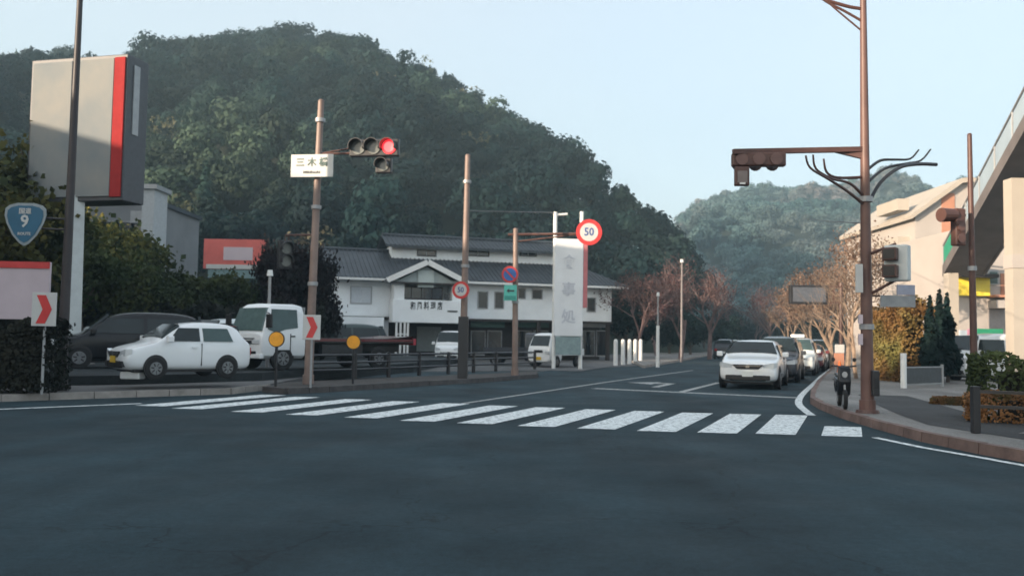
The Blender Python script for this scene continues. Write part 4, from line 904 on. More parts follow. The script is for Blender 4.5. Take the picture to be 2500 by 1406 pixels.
MB().tube([(-hw*.92, 0, zpx(1384, 527, D)), (-hw*.92+.6, -.05, zpx(1384, 524, D))], .06, 6).build('lamp_arm', M_WHITEM, WP)
# H main brown pole, right
rH, bH, vH = polelean('street_lamp', 'tall rusty brown street lamp pole with branching arms at the right-hand corner', (2118, 1008), 2106, -130, 17, .122, .052, M_TERRA, rings=(.18, .45))
MB().tube([(0, 0, 0), (0, 0, .06)], [.22, .2], 16).build('base_plate', M_TERRAD, rH)
def H_(px, py, d=17): return at(px, py, d)-bH
for pts, rr in (([(2102, 22), (2060, 14), (1990, -12), (1950, -60)], .035), ([(2104, 52), (2062, 28), (2015, 3), (1975, -30)], .026), ([(2106, 78), (2070, 48), (2030, 14), (1990, -25)], .018)):
    MB().tube(smoothpts([tuple(H_(*p)) for p in pts], 4), rr, 8).build('lamp_arm', M_TERRAD, rH)
lampc = H_(1935, -60); MB().tube([lampc+Vector((.1, 0, 0)), lampc+Vector((-.35, 0, .02))], [.07, .11], 10).build('lamp_head', M_TERRAD, rH)
arms = [[(2108, 433, 17), (2045, 434, 16.8), (2018, 420, 16.7), (2011, 388, 16.6)], [(2109, 480, 17), (2075, 448, 16.7), (2030, 436, 16.4), (1992, 412, 16.2), (1985, 378, 16.1)], [(2110, 500, 17), (2066, 465, 16.6), (2020, 436, 16.2), (1978, 410, 15.9), (1967, 380, 15.8)],
        [(2121, 412, 17), (2150, 392, 17.2), (2185, 390, 17.4), (2222, 388, 17.6), (2243, 366, 17.7)], [(2122, 442, 17), (2160, 412, 17.3), (2210, 400, 17.7), (2248, 392, 18), (2272, 365, 18.1)], [(2123, 492, 17), (2150, 445, 17.2), (2195, 410, 17.5), (2240, 401, 17.9), (2286, 402, 18.2)]]
for k, a_ in enumerate(arms):
    P = smoothpts([tuple(H_(*p)) for p in a_], 4); n = len(P); big = k == 5
    MB().tube(P, [(.032 if not big else .034)-(.016 if not big else -.004)*i/n for i in range(n)], 8).build('curved_arm', M_BLACKM if k > 2 else M_TERRAD, rH)
def A_(px, py, d=17): return at(px, py, d)-bH
sa = MB().bar(A_(2104, 365), A_(1790, 371, 16.6), .10, .095).build('signal_arm', M_TERRAD, rH)
MB().prismy([(A_(2100, 0).x, A_(2100, 372).z), (A_(2100, 0).x, A_(2100, 388).z), (A_(2035, 0).x, A_(2035, 372).z)], -.04, .04).build('gusset', M_TERRA, sa)
TLB = thing('traffic_light', 'horizontal traffic light seen from behind under the brown arm', 'traffic light', at(1853, 389, 16.6), R(-6))
hb = MB(); hb.box(-.50, .50, -.02, .15, -.13, .13); hb.build('housing', M_TERRAD, TLB, bevel=.03)
for k in (-1, 0, 1):
    MB().disc((k*.32, -.035, 0), (0, 1, 0), .115, .03, 20).build('back_cover', mat('back_cover', rgb(.13, .07, .06), .5), TLB); MB().tube([(k*.32, .15, 0), (k*.32, .42, -.02)], .13, 14, cap=False).build('hood', M_TERRAD, TLB)
TL2 = thing('arrow_light', 'small square arrow signal seen from behind below the brown arm', 'traffic light', at(1812, 431, 16.6), R(-6))
MB().box(-.135, .135, -.02, .13, -.17, .19).build('housing', M_TERRAD, TL2, bevel=.02); MB().box(-.09, .09, -.045, -.022, -.12, .1).build('back_cover', mat('back_grey', rgb(.17, .14, .13), .5), TL2)
MB().box(-.05, .05, -.06, -.023, -.155, -.125).build('latch', M_WHITEM, TL2)
# ped signal facing the left, grey housing
PS = thing('pedestrian_light', 'grey two lamp pedestrian signal box with dark hoods beside the brown pole', 'traffic light', at(2185, 643, 16.7), R(-38))
MB().box(-.17, .26, -.12, .12, -.34, .34).build('housing', mat('housing_grey', rgb(.52, .56, .56), .5, var=.08, scale=2), PS, bevel=.03)
for z in (.16, -.16):
    MB().box(-.16, .1, -.30, -.118, z-.12, z+.12).build('hood', M_TERRAD, PS, bevel=.02); MB().box(-.13, .07, -.312, -.302, z-.09, z+.09).build('lens', M_BLACK, PS)
MB().tube([(0, .1, .38), Matrix.Rotation(R(38), 3, 'Z') @ (pole_at(bH, vH, at(0, 590, 17).z)-Vector(PS.location))], .03, 8).build('bracket', M_TERRAD, PS)
MB().tube([(0, .1, -.30), Matrix.Rotation(R(38), 3, 'Z') @ (pole_at(bH, vH, at(0, 690, 17).z)-Vector(PS.location))], .03, 8).build('bracket', M_TERRAD, PS)
def small_board(name, label, px0, px1, py0, py1, d, m, rz=0, cat='sign'):
    a, c_ = at(px0, py1, d), at(px1, py0, d); r = thing(name, label, cat, ((a.x+c_.x)/2, d, (a.z+c_.z)/2), rz); w2, h2 = (c_.x-a.x)/2, (c_.z-a.z)/2
    MB().box(-w2, w2, -.02, .02, -h2, h2).build('board', m, r, bevel=.005); MB().box(-.02, .02, .021, .08, -h2*.7, h2*.7).build('clamp', M_GREY, r); return r, w2, h2
small_board('white_board', 'narrow white board on the left side of the brown street lamp', 2089, 2106, 645, 714, 16.8, M_SIGNW)
small_board('white_sticker', 'upper small pale plate low on the left side of the brown pole', 2096, 2106, 768, 790, 16.8, M_PINK); small_board('white_sticker', 'lower small pale plate low on the left side of the brown pole', 2096, 2106, 815, 842, 16.8, M_PINK)
r, _, _ = small_board('street_name_sign', 'pale lilac street name plate right of the brown pole', 2190, 2233, 696, 720, 17.3, mat('lilac_plate', rgb(.38, .40, .50), .5)); 
r, w2, h2 = small_board('lower_name_sign', 'grey plate under the lilac name plate', 2150, 2234, 722, 749, 17.3, mat('grey_plate', rgb(.30, .32, .34), .5)); MB().tube([(-w2, .04, .1), (-.35-w2, .0, .1)], .02, 6).build('bracket', M_TERRAD, r)
r = thing('control_box', 'black control box strapped to the foot of the brown pole', 'control box', at(2133, 935, 16.9)); MB().box(-.06, .08, -.1, .1, -.24, .24).build('case', M_BLACKM, r, bevel=.02); MB().box(-.04, .06, -.115, -.102, -.1, .1).build('door', M_BLACK, r)
# I second right pole with brown signal
rI, bI, vI = polelean('brown_pole', 'slim brown pole before the footbridge carrying a brown signal', (2380, 985), 2367, 330, 20, .085, .05, M_TERRAD, rings=(.5,))
SI = thing('traffic_light', 'brown vertical signal seen from behind on the slim pole at the right', 'traffic light', at(2340, 555, 19.8), R(15))
MB().box(-.14, .12, -.10, .10, -.42, .42).build('housing', M_TERRAD, SI, bevel=.03); MB().tube([(-.1, 0, .27), (-.48, -.02, .25)], [.14, .16], 14).build('hood', M_TERRAD, SI)
MB().disc((-.02, -.115, .0), (0, 1, 0), .1, .03, 16).build('back_cover', M_TERRA, SI); MB().disc((-.02, -.115, -.26), (0, 1, 0), .1, .03, 16).build('back_cover', M_TERRA, SI)
MB().tube([(.05, .05, .3), (.28, .1, .3)], .025, 6).build('bracket', M_TERRAD, SI)
# J message board
MS = thing('message_board', 'dark electronic message board on a side frame over the avenue', 'sign', at(2052, 720, 38)); LM = lambda px, py: at(px, py, 38)-Vector(MS.location)
a, c_ = LM(1927, 742), LM(2019, 697); MB().box(a.x, c_.x, -.12, .12, a.z, c_.z).build('case', M_BLACKM, MS, bevel=.02); MB().box(a.x+.12, c_.x-.1, -.135, -.122, a.z+.1, c_.z-.1).build('screen', mat('led_grey', rgb(.09, .10, .12), .4, var=.2, scale=9), MS)
for py in (700, 739): MB().bar(LM(2019, py), LM(2052, py), .07, .07).build('frame_bar', M_TERRAD, MS)
MB().bar(LM(2036, 700), LM(2036, 739), .05, .05).build('frame_bar', M_TERRAD, MS); q = LM(2054, 690); MB().tube([(q.x, .05, -Vector(MS.location).z+.15), (q.x, .05, q.z)], .09, 10).build('post', M_TERRAD, MS)
# K small posts
def lamp_post(label, px, pyt, d, r_, m, m2=None, split=None, pyb=None):
    b_ = at(px, 800, d); r = thing('slim_post', label, 'pole', (b_.x, b_.y, .1)); zt = zpx(px, pyt, d)
    MB().tube([(0, 0, 0), (0, 0, zt-.1)], [r_, r_*.7], 8).build('shaft', m, r)
    if m2: zs = zpx(px, split, d)-.1; MB().tube([(0, 0, 0), (0, 0, zs)], [r_*1.7, r_*1.5], 8).build('lower_sleeve', m2, r)
    MB().tube([(0, 0, zt-.12), (0, 0, zt+.08)], [r_*1.6, r_*1.2], 8).build('lamp', M_WHITEM, r); return r
lamp_post('slim grey lamp post with a white lower sleeve at the far corner', 1606, 722, 46, .055, M_GREY, M_WHITEM, 795)
lamp_post('tall pale pole rising in front of the purplish trees', 1664, 640, 58, .075, mat('pale_concrete', rgb(.22, .20, .20), .8, var=.1))
lamp_post('small lamp post behind the truck cab', 655, 672, 30, .07, M_GREY)
lamp_post('thin pale pole at the back of the car park', 340, 560, 45, .12, mat('pale_concrete2', rgb(.40, .40, .38), .8, var=.1)) if 0 else None
for i, px in enumerate((1503, 1521, 1537, 1551, 1564)):
    d = 51+i*2; b_ = at(px, 860, d); hh = zpx(px, 828, d); o = MB().tube([(0, 0, 0), (0, 0, hh-.1), (0, 0, hh)], [.13, .12, .07], 10).build('bollard', M_WHITEM); o.location = (b_.x, b_.y, 0)
    tag(o, ('leftmost thick white bollard by the end of the white building', 'second white bollard from the left by the white building', 'middle white bollard of the five at the far corner', 'fourth white bollard from the white building', 'last white bollard next to the slim lamp post')[i], 'bollard', 'white bollards at the far corner')
# L guard rail on the island
G0 = [(xy(752, 942)), (xy(850, 938)), (xy(1000, 928)), (xy(1120, 921)), (xy(1305, 909))]
gr = thing('guard_rail', 'dark pipe guard rail along the traffic island in front of the truck', 'guard rail', (G0[0][0], G0[0][1], .14)); go = Vector((G0[0][0], G0[0][1], 0))
PT = [Vector((a, b_, 0))-go for a, b_ in G0]
for z in (.30, .52, .74): MB().tube([p+Vector((0, 0, z)) for p in PT], .034, 8).build('rail', M_BLACKM, gr)
ln = sum((b_-a).length for a, b_ in zip(PT[:-1], PT[1:])); n = 8
for k in range(n+1):
    t = ln*k/n
    for a, b_ in zip(PT[:-1], PT[1:]):
        if t <= (b_-a).length+1e-6: break
        t -= (b_-a).length
    q = a+(b_-a).normalized()*t; MB().tube([q, q+Vector((0, 0, .80))], [.07, .06], 8).build('post', M_BLACKM, gr)
# M right near rail
g0, g1 = at(2382, 1055, 13.4), (12.5, 10.6)
nr = thing('footway_rail', 'dark metal footway rail at the lower right edge', 'railing', (g0.x, 13.4, .15)); v = Vector((g1[0]-g0.x, g1[1]-13.4, 0))
for z in (.62, .40): MB().bar((0, 0, z), v+Vector((0, 0, z)), .06, .045).build('rail', M_BLACKM, nr)
for t in (0, .45, .9): MB().box(*(lambda q: (q.x-.055, q.x+.055, q.y-.055, q.y+.055, 0, .70))(v*t)).build('post', M_BLACKM, nr, bevel=.01)
# N far right low fence and gate post
D = 27; f0 = at(2206, 915, D); fn_ = thing('low_fence', 'low dark mesh fence with a pale end post beyond the brown pole', 'fence', (f0.x, D, .15)); LN = local(fn_)
q1 = LN @ at(2300, 900, D+1.5)
MB().tube([(0, 0, 0), (0, 0, zpx(2206, 862, D)-.15)], .09, 10).build('end_post', M_WHITEM, fn_)
for z in (.1, .62): MB().bar((0, 0, z), (q1.x, q1.y, z), .04, .04).build('rail', M_GREY, fn_)
MB().bar((0.1, 0, .36), (q1.x, q1.y, .36), .015, .46).build('mesh_panel', mat('mesh_dark', rgb(.05, .055, .06), .6, var=.2, scale=8), fn_)
MB().tube([(q1.x, q1.y, 0), (q1.x, q1.y, .7)], .05, 8).build('post', M_GREY, fn_)
# O roadworks sign, cone
D = 33; c = at(2050, 900, D); r = thing('work_sign', 'white and red work sign on the kerb behind the row of waiting cars', 'sign', (c.x, D, .15)); zz = zpx(2050, 850, D)-.15
MB().box(-.17, .17, -.02, .02, zz-.17, zz+.14).build('board', M_SIGNW, r); MB().box(-.2, .16, -.02, .03, zz-.62, zz-.18).build('red_board', M_TERRAW, r)
for x in (-.14, .12): MB().tube([(x, .05, 0), (x, .05, zz)], .02, 6).build('leg', M_GREY, r)
r = thing('traffic_cone', 'orange traffic cone with a bright band at the kerb', 'traffic cone', (c.x-.3, D-.8, .15)); MB().box(-.19, .19, -.19, .19, 0, .04).build('base', M_BLACK, r); MB().tube([(0, 0, .04), (0, 0, .68)], [.14, .03], 14).build('cone', mat('cone_orange', rgb(.75, .16, .03), .5), r); MB().tube([(0, 0, .3), (0, 0, .44)], [.092, .066], 14).build('band', M_ORANGE, r)
# left kerb bits: small white block by the hatchback
c = gnd(323, 925, .38); r = MB().prism([(-.25, -.12), (.22, -.15), (.27, .1), (-.2, .14)], 0, .17).build('concrete_block', M_WHITEM, bevel=.03); r.location = (c.x, c.y, .382); tag(r, 'small white concrete block in front of the white hatchback', 'block')
# ================================================================ VEHICLES
def loft(stations, name, m, par, smooth=True):
    mb = MB(); n = 0
    for st in stations:
        x, zb, zbelt, ztop, wb, wbelt, wtop = st
        zm = zb+(zbelt-zb)*.5
        half = [(0, zb), (wb*.85, zb), (wb, zb+.10), (wbelt*1.005, zm), (wbelt, zbelt), ((wbelt*.25+wtop*.75), zbelt+(ztop-zbelt)*.72), (wtop*.93, ztop-.035), (wtop*.75, ztop), (0, ztop+.02)]
        ring = half+[(-y, z) for y, z in half[-2:0:-1]]
        n = len(ring); mb.v += [(x, y, z) for y, z in ring]
    for i in range(len(stations)-1):
        for k in range(n): mb.f.append((i*n+k, i*n+(k+1) % n, (i+1)*n+(k+1) % n, (i+1)*n+k))
    mb.f.append(tuple(range(n))); e = (len(stations)-1)*n; mb.f.append(tuple(e+k for k in range(n-1, -1, -1)))
    o = mb.build(name, m, par); md = o.modifiers.new('subsurf', 'SUBSURF'); md.levels = 2; md.render_levels = 2
    for p in o.data.polygons: p.use_smooth = True
    return o
def wheels(root, xs, wd, R_, rim=M_RIM, tw=.19):
    for x in xs:
        for s in (-1, 1):
            y = s*(wd-.07)
            MB().disc((x, s*(wd-.02), R_+.03), (0, 1, 0), R_+.038, .05, 24).build('wheel_arch', M_BLACK, root)
            t = MB().disc((x, y, R_), (0, 1, 0), R_, tw, 24).build('wheel', M_TYRE, root, bevel=.02)
            MB().disc((x, s*(wd+.029), R_), (0, 1, 0), R_*.62, .03, 20, R_*.56).build('rim', rim, t)
            sl = MB()
            for k in range(7):
                a = k*2*math.pi/7+.2; ca, sa_ = math.cos(a), math.sin(a); sl.bar((x+ca*R_*.2, s*(wd+.046), R_+sa_*R_*.2), (x+ca*R_*.5, s*(wd+.046), R_+sa_*R_*.5), .006, R_*.13)
            sl.build('rim_slots', M_BLACK, t)
def sidewin(root, poly, belt, top, wbelt, wtop, name='side_window', m=M_GLASS):
    for s in (-1, 1):
        def Y(z): t = (z-belt)/((top-belt)*.72); return (wbelt+(wbelt*.25+wtop*.75-wbelt)*min(1.25, t))+.012
        mb = MB(); n = len(poly); v = [(x, s*Y(z), z) for x, z in poly]+[(x, s*(Y(z)-.05), z) for x, z in poly]
        mb.add(v, [tuple(range(n))]+[(i, (i+1) % n, n+(i+1) % n, n+i) for i in range(n)]); mb.build(name, m, root)
def car(label, loc, heading, style, paint, group=None, cat='car', name='parked_car', plate=M_PLATE, glass=M_GLASS, detail=True, taxi=False, group_=None):
    """heading: world angle of the car's nose"""
    r = thing(name, label, cat, loc, heading, group)
    if style == 'suv': L, W, Hh, R_, g = 4.5, .91, 1.55, .34, dict(hood=1.0, cowl=1.05, roof=.35, rroof=-1.85, belt=.98, hz=.98)
    elif style == 'hatch': L, W, Hh, R_, g = 3.4, .74, 1.42, .265, dict(hood=.88, cowl=.85, roof=.22, rroof=-1.35, belt=.88, hz=.88)
    elif style == 'van': L, W, Hh, R_, g = 3.4, .74, 1.85, .27, dict(hood=1.1, cowl=1.35, roof=.95, rroof=-1.58, belt=1.02, hz=1.05)
    elif style == 'minivan': L, W, Hh, R_, g = 4.5, .85, 1.72, .32, dict(hood=1.02, cowl=1.35, roof=.65, rroof=-1.95, belt=1.0, hz=1.0)
    else: L, W, Hh, R_, g = 4.6, .88, 1.45, .32, dict(hood=.92, cowl=.95, roof=.25, rroof=-1.35, belt=.92, hz=.92)
    h = L/2; zb = .20; bt = g['belt']; wt = W*.76 if style != 'van' else W*.88
    st = [(h, zb+.12, .50, g['hz']-.28, W*.72, W*.80, W*.72), (h-.10, zb+.03, .60, g['hz']-.14, W*.88, W*.93, W*.82), (h-.35, zb, .74, g['hz']-.06, W*.97, W*.99, W*.86), (g['cowl']+.03, zb, bt-.03, g['hz']+.03, W*.98, W, W*.9),
          (g['cowl']-.02, zb, bt, bt+.10, W*.98, W, W*.86), (g['roof'], zb, bt, Hh-.035, W*.98, W, wt), ((g['roof']+g['rroof'])/2, zb, bt, Hh, W*.98, W, wt), (g['rroof'], zb, bt, Hh-.06, W*.98, W, wt*.97)]
    if style == 'sedan': st += [(-h+.75, zb, bt, bt+.12, W*.97, W*.98, W*.84), (-h+.12, zb, bt-.02, bt+.06, W*.93, W*.95, W*.80), (-h, zb+.1, bt-.1, bt-.04, W*.85, W*.88, W*.76)]
    else: st += [(-h+.30, zb, bt, bt+.22, W*.96, W*.97, W*.86), (-h+.06, zb+.02, bt-.03, bt+.06, W*.93, W*.94, W*.82), (-h, zb+.1, bt-.12, bt-.08, W*.86, W*.88, W*.76)]
    body = loft(st, 'body', paint, r)
    # windscreen
    xc, xr = g['cowl']-.02, g['roof']; z0, z1 = bt+.10, Hh-.035
    def scr(x0, z0, x1, z1, w0, w1, nm):
        d = Vector((x1-x0, 0, z1-z0)); nrm = Vector((-d.z, 0, d.x)).normalized(); 
        if nm == 'windscreen' and nrm.x < 0: nrm = -nrm
        if nm != 'windscreen' and nrm.x > 0: nrm = -nrm
        o_ = nrm*.012; a, b_ = Vector((x0, 0, z0))+d*.10+o_, Vector((x0, 0, z0))+d*.90+o_
        mb = MB(); mb.add([(a.x, -w0, a.z), (a.x, w0, a.z), (b_.x, w1, b_.z), (b_.x, -w1, b_.z)]+[(a.x-o_.x*6, -w0, a.z-o_.z*6), (a.x-o_.x*6, w0, a.z-o_.z*6), (b_.x-o_.x*6, w1, b_.z-o_.z*6), (b_.x-o_.x*6, -w1, b_.z-o_.z*6)], [(0, 1, 2, 3), (0, 1, 5, 4), (1, 2, 6, 5), (2, 3, 7, 6), (3, 0, 4, 7)])
        return mb.build(nm, glass, r)
    ws = scr(xc, z0, xr, z1, W*.86, wt*.88, 'windscreen')
    MB().bar((xc-.02, -W*.3, z0+.12), (xc-.06, W*.25, z0+.14), .01, .02).build('wiper', M_BLACK, ws)
    xb, xrr = (-h+.75, g['rroof']) if style == 'sedan' else (-h+.30, g['rroof'])
    zbk = bt+.12 if style == 'sedan' else bt+.22
    scr(xb, zbk, xrr, Hh-.06, W*.74, wt*.84, 'rear_window')
    # side windows
    f = lambda t, z: g['cowl']-.02+(g['roof']-g['cowl']+.02)*((z-bt-.1)/(Hh-bt-.14))
    zt = bt+(Hh-bt)*.70; mid = (g['cowl']+g['rroof'])/2-.02
    sidewin(r, [(f(0, bt+.16)-.14, bt+.05), (f(0, zt)-.10, zt), (mid+.05, zt), (mid+.05, bt+.05)], bt, Hh, W, wt)
    sidewin(r, [(mid-.05, bt+.05), (mid-.05, zt), (g['rroof']+.35, zt), (g['rroof']+.22, bt+.05)], bt, Hh, W, wt, m=M_GLASSL if style == 'hatch' else M_GLASS)
    if style in ('suv', 'minivan', 'van'): sidewin(r, [(g['rroof']+.16, bt+.07), (g['rroof']+.28, zt), (g['rroof']-.0, zt-.02), (g['rroof']-.14, bt+.12)], bt, Hh, W, wt)
    # lights, grille, bumper
    for s in (-1, 1):
        zz = g['hz']-.27
        MB().add([(h-.015, s*W*.52, zz-.05), (h-.015, s*W*.52, zz+.06), (h-.06, s*W*.86, zz+.12), (h-.20, s*W*.955, zz+.12), (h-.20, s*W*.965, zz+.0), (h-.05, s*W*.86, zz-.05), (h-.3, s*W*.6, zz)], [(0, 1, 2, 5), (2, 3, 4, 5), (1, 2, 3, 6), (0, 5, 4, 6)]).build('headlight', M_LAMP, r)
        if detail:
            MB().box(h-.12, h+.012, s*W*.62-.11, s*W*.62+.11, .30, .44).build('fog_lamp', M_BLACK, r, bevel=.02)
            m_ = MB().box(g['cowl']-.30, g['cowl']-.14, *(sorted((s*(W+.03), s*(W+.22)))), bt+.02, bt+.18).build('mirror', paint, r, bevel=.03)
            MB().box(-h-.01, -h+.12, *(sorted((s*W*.6, s*W*.86))), bt-.3, bt-.1).build('tail_light', M_TAIL, r, bevel=.02)
            MB().box(mid+.13, mid+.27, *(sorted((s*(W+.0), s*(W+.03)))), bt-.12, bt-.085).build('handle', paint, r)
            MB().box(mid-.008, mid+.008, *(sorted((s*(W-.02), s*(W+.008)))), zb+.12, bt).build('door_seam', M_BLACK, r)
    zg = g['hz']-.28 if style != 'van' else g['hz']-.5
    MB().add([(h+q, y, z) for q in (-.1, .013) for y, z in ((-W*.52, zg+.07), (W*.52, zg+.07), (W*.36, zg-.07), (-W*.36, zg-.07))], [(0, 1, 2, 3), (4, 5, 6, 7), (0, 1, 5, 4), (1, 2, 6, 5), (2, 3, 7, 6), (3, 0, 4, 7)]).build('grille', M_BLACK, r)
    MB().box(h+.014, h+.022, -W*.44, W*.44, zg+.02, zg+.035).build('grille_bar', M_CHROME, r)
    MB().box(h+.013, h+.026, -.06, .06, zg-.03, zg+.05).build('badge', M_CHROME, r)
    MB().box(h-.25, h+.0, -W*.60, W*.60, .27, .45).build('air_intake', M_BLACK, r, bevel=.03)
    MB().box(h+.008, h+.03, -.165, .165, .40, .56).build('number_plate', plate, r)
    MB().box(-h-.02, -h+.02, -.165, .165, .5, .66).build('rear_plate', plate, r)
    MB().box(-h+.3, h-.3, -W*.8, W*.8, .17, .24).build('underbody', M_BLACK, r)
    if taxi: MB().box(.1, .32, -.32, .32, Hh+.003, Hh+.16).build('roof_lamp', M_WHITEM, r, bevel=.04)
    wheels(r, (h-.78, -h+.72), W, R_)
    return r
def yaw_to(axis_from_front):  # front -> rear axis angle; nose points opposite
    return axis_from_front+math.pi
ROADANG = math.atan2(math.cos(R(21)), math.sin(R(21)))   # direction of travel away from the camera
q = gnd(1824, 951); sd = Vector((math.cos(ROADANG), math.sin(ROADANG), 0)); cc = Vector((q.x, q.y, 0))+sd*2.35
car('white crossover waiting at the stop line at the head of the queue', cc, ROADANG+math.pi, 'suv', M_CARW, 'cars queueing at the stop line', name='waiting_car')
c2 = cc+sd*5.6+Vector((sd.y, -sd.x, 0))*.35; car('dark car right behind the white crossover', c2, ROADANG+math.pi, 'minivan', M_CARG, 'cars queueing at the stop line', name='waiting_car')
q = gnd(1948, 916); c3 = Vector((q.x, q.y, 0))+sd*2+Vector((sd.y, -sd.x, 0))*(-.1); car('white minivan with a lamp box on its roof, third in the queue', c3, ROADANG+math.pi, 'minivan', M_CARWS, 'cars queueing at the stop line', name='waiting_car', taxi=True, glass=M_GLASSL)
car('maroon car behind the white minivan in the queue', c3+sd*5.8+Vector((sd.y, -sd.x, 0))*.2, ROADANG+math.pi, 'sedan', M_CARR, 'cars queueing at the stop line', name='waiting_car')
car('blue grey car at the tail of the queue', c3+sd*11.8+Vector((sd.y, -sd.x, 0))*.3, ROADANG+math.pi, 'minivan', M_CARB, 'cars queueing at the stop line', name='waiting_car')
q = at(1772, 840, 78); car('small dark car driving far down the avenue', (q.x, 78, 0), ROADANG+.03, 'minivan', M_CARG, name='distant_car')
q = at(1795, 840, 98); car('pale car far down the avenue behind the dark one', (q.x, 98, 0), ROADANG+.03, 'minivan', M_CARWS, name='distant_car')
# car park
ax = R(43)
fr = gnd(318, 900, .38)
hc = at(434, 850, 21.6); car('small white hatchback parked with a yellow number plate', (hc.x, 21.75, .38), yaw_to(ax), 'hatch', M_CARW, 'vehicles in the left car park', plate=M_PLATEY).scale = (.92, .94, .96)
kc = at(300, 850, 27); car('black car parked behind the pylon pillar', (kc.x, 27.5, .38), yaw_to(R(30)), 'minivan', M_CARK, 'vehicles in the left car park')
kc = at(545, 800, 36); car('white car roof showing behind the white hatchback', (kc.x, 36, .38), yaw_to(R(60)), 'minivan', M_CARWS, 'vehicles in the left car park')
kc = at(835, 830, 45); car('dark green car parked before the white entrance wall', (kc.x, 45, .38), yaw_to(R(25)), 'minivan', mat('car_green', rgb(.02, .045, .045), .3, coat=.5), 'vehicles in front of the white building')
kc = at(1098, 850, 50); car('white van parked nose-out at the porch behind the tall brown pole', (kc.x, 51.5, .02), R(-95), 'van', M_CARW, 'vehicles in front of the white building')
kc = at(2412, 850, 34); car('white car parked behind the clipped hedge at the right', (kc.x, 34, .1), R(195), 'van', M_CARW, 'cars right of the street')
def kei_truck(label, loc, hd, paint, bedm, group=None, s=1.0, load=None):
    r = thing('light_truck', label, 'truck', loc, hd, group); r.scale = (s, s, s); W = .72
    cab = loft([(1.68, .30, .7, .92, W*.85, W*.92, W*.84), (1.60, .25, .95, 1.08, W*.95, W, W*.9), (1.32, .25, 1.0, 1.65, W*.98, W, W*.84), (1.15, .25, 1.0, 1.76, W*.98, W, W*.84), (.55, .25, 1.0, 1.76, W*.98, W, W*.84), (.5, .25, 1.0, 1.70, W*.98, W, W*.82)], 'cab', paint, r)
    MB().add([(1.615, -.56, 1.10), (1.615, .56, 1.10), (1.355, .5, 1.62), (1.355, -.5, 1.62), (1.5, 0, 1.2)], [(0, 1, 2, 3)]).build('windscreen', M_GLASS, r)
    sidewin(r, [(1.38, 1.05), (1.15, 1.55), (.62, 1.55), (.62, 1.05)], 1.0, 1.76, W, W*.84)
    MB().box(-1.7, .42, -W, W, .62, .70).build('bed', bedm, r); MB().box(-1.7, 1.3, -.4, .4, .35, .6).build('chassis', M_BLACK, r)
    for s_ in (-1, 1): MB().box(-1.7, .42, s_*W-.02 if s_ > 0 else -W, W if s_ > 0 else -W+.02, .703, .96).build('side_board', bedm, r); MB().box(1.6, 1.70, s_*.52-.12, s_*.52+.12, .68, .84).build('headlight', M_LAMP, r, bevel=.02)
    MB().box(1.68, 1.70, -.25, .25, .75, .88).build('grille', M_BLACK, r); MB().box(1.69, 1.715, -.165, .165, .38, .54).build('number_plate', M_PLATEY, r)
    wheels(r, (1.05, -1.05), W, .27); return r
kc = at(1358, 860, 46.5); kei_truck('small white pickup truck parked behind the white shop pylon legs', (kc.x, 46.8, .02), yaw_to(R(55)), M_CARW, M_CARWS, 'vehicles in front of the white building')
kc = at(1262, 860, 48); kei_truck('small dark pickup truck parked beside the shorter mast', (kc.x, 48.5, .02), yaw_to(R(170)), M_CARG, M_CARG, 'vehicles in front of the white building')
# white flatbed truck
ft = at(640, 850, 27.6); TR = thing('flatbed_truck', 'white flatbed truck with a low dark bed and a red tipped tail', 'truck', (ft.x, 27.6, .38), yaw_to(R(48)), 'vehicles in the left car park')
# local: nose at x=+.5, tail at x=-5.4
W = .93
loft([(.62, .42, .95, 1.10, W*.90, W*.95, W*.90), (.55, .35, 1.05, 1.20, W*.96, W*.99, W*.93), (.34, .35, 1.12, 1.90, W*.98, W, W*.88), (.18, .35, 1.15, 2.02, W*.98, W, W*.86), (-.65, .35, 1.15, 2.04, W*.98, W, W*.86), (-.90, .35, 1.15, 2.00, W*.98, W, W*.86), (-.95, .35, 1.15, 1.90, W*.97, W*.99, W*.84)], 'cab', M_CARW, TR)
cb_ = [o for o in TR.children if o.name.startswith('cab')][0]; cb_.modifiers.clear(); bv = cb_.modifiers.new('bevel', 'BEVEL'); bv.width = .05; bv.segments = 3; bv.limit_method = 'ANGLE'; bv.angle_limit = R(14)
MB().add([(.59, -.84, 1.20), (.59, .84, 1.20), (.36, .76, 1.90), (.36, -.76, 1.90), (.45, -.84, 1.18), (.45, .84, 1.18), (.2, .76, 1.88), (.2, -.76, 1.88)], [(0, 1, 2, 3), (0, 4, 5, 1), (1, 5, 6, 2), (3, 2, 6, 7), (0, 3, 7, 4)]).build('windscreen', mat('truck_glass', rgb(.10, .15, .15), .1, var=.15, spec=.8), TR)
sidewin(TR, [(.40, 1.24), (.22, 1.86), (-.66, 1.86), (-.66, 1.30), (-.2, 1.24), (.1, 1.14)], 1.15, 2.02, W, W*.86, m=M_GLASSL)
for s in (-1, 1):
    MB().box(.55, .645, s*.62-.2, s*.62+.2, .78, .93).build('headlight', M_LAMP, TR, bevel=.03); MB().box(.56, .66, s*.5-.14, s*.5+.14, .50, .58).build('fog_lamp', M_BLACK, TR)
    m_ = MB().box(.46, .56, *sorted((s*1.02, s*1.26)), 1.28, 1.70).build('mirror', M_BLACK, TR, bevel=.03); MB().tube([(.45, s*.9, 1.75), (.5, s*1.12, 1.72)], .018, 6).build('mirror_arm', M_BLACK, m_)
    MB().box(-.55, -.42, *sorted((s*(W), s*(W+.03))), 1.02, 1.06).build('handle', M_BLACK, TR)
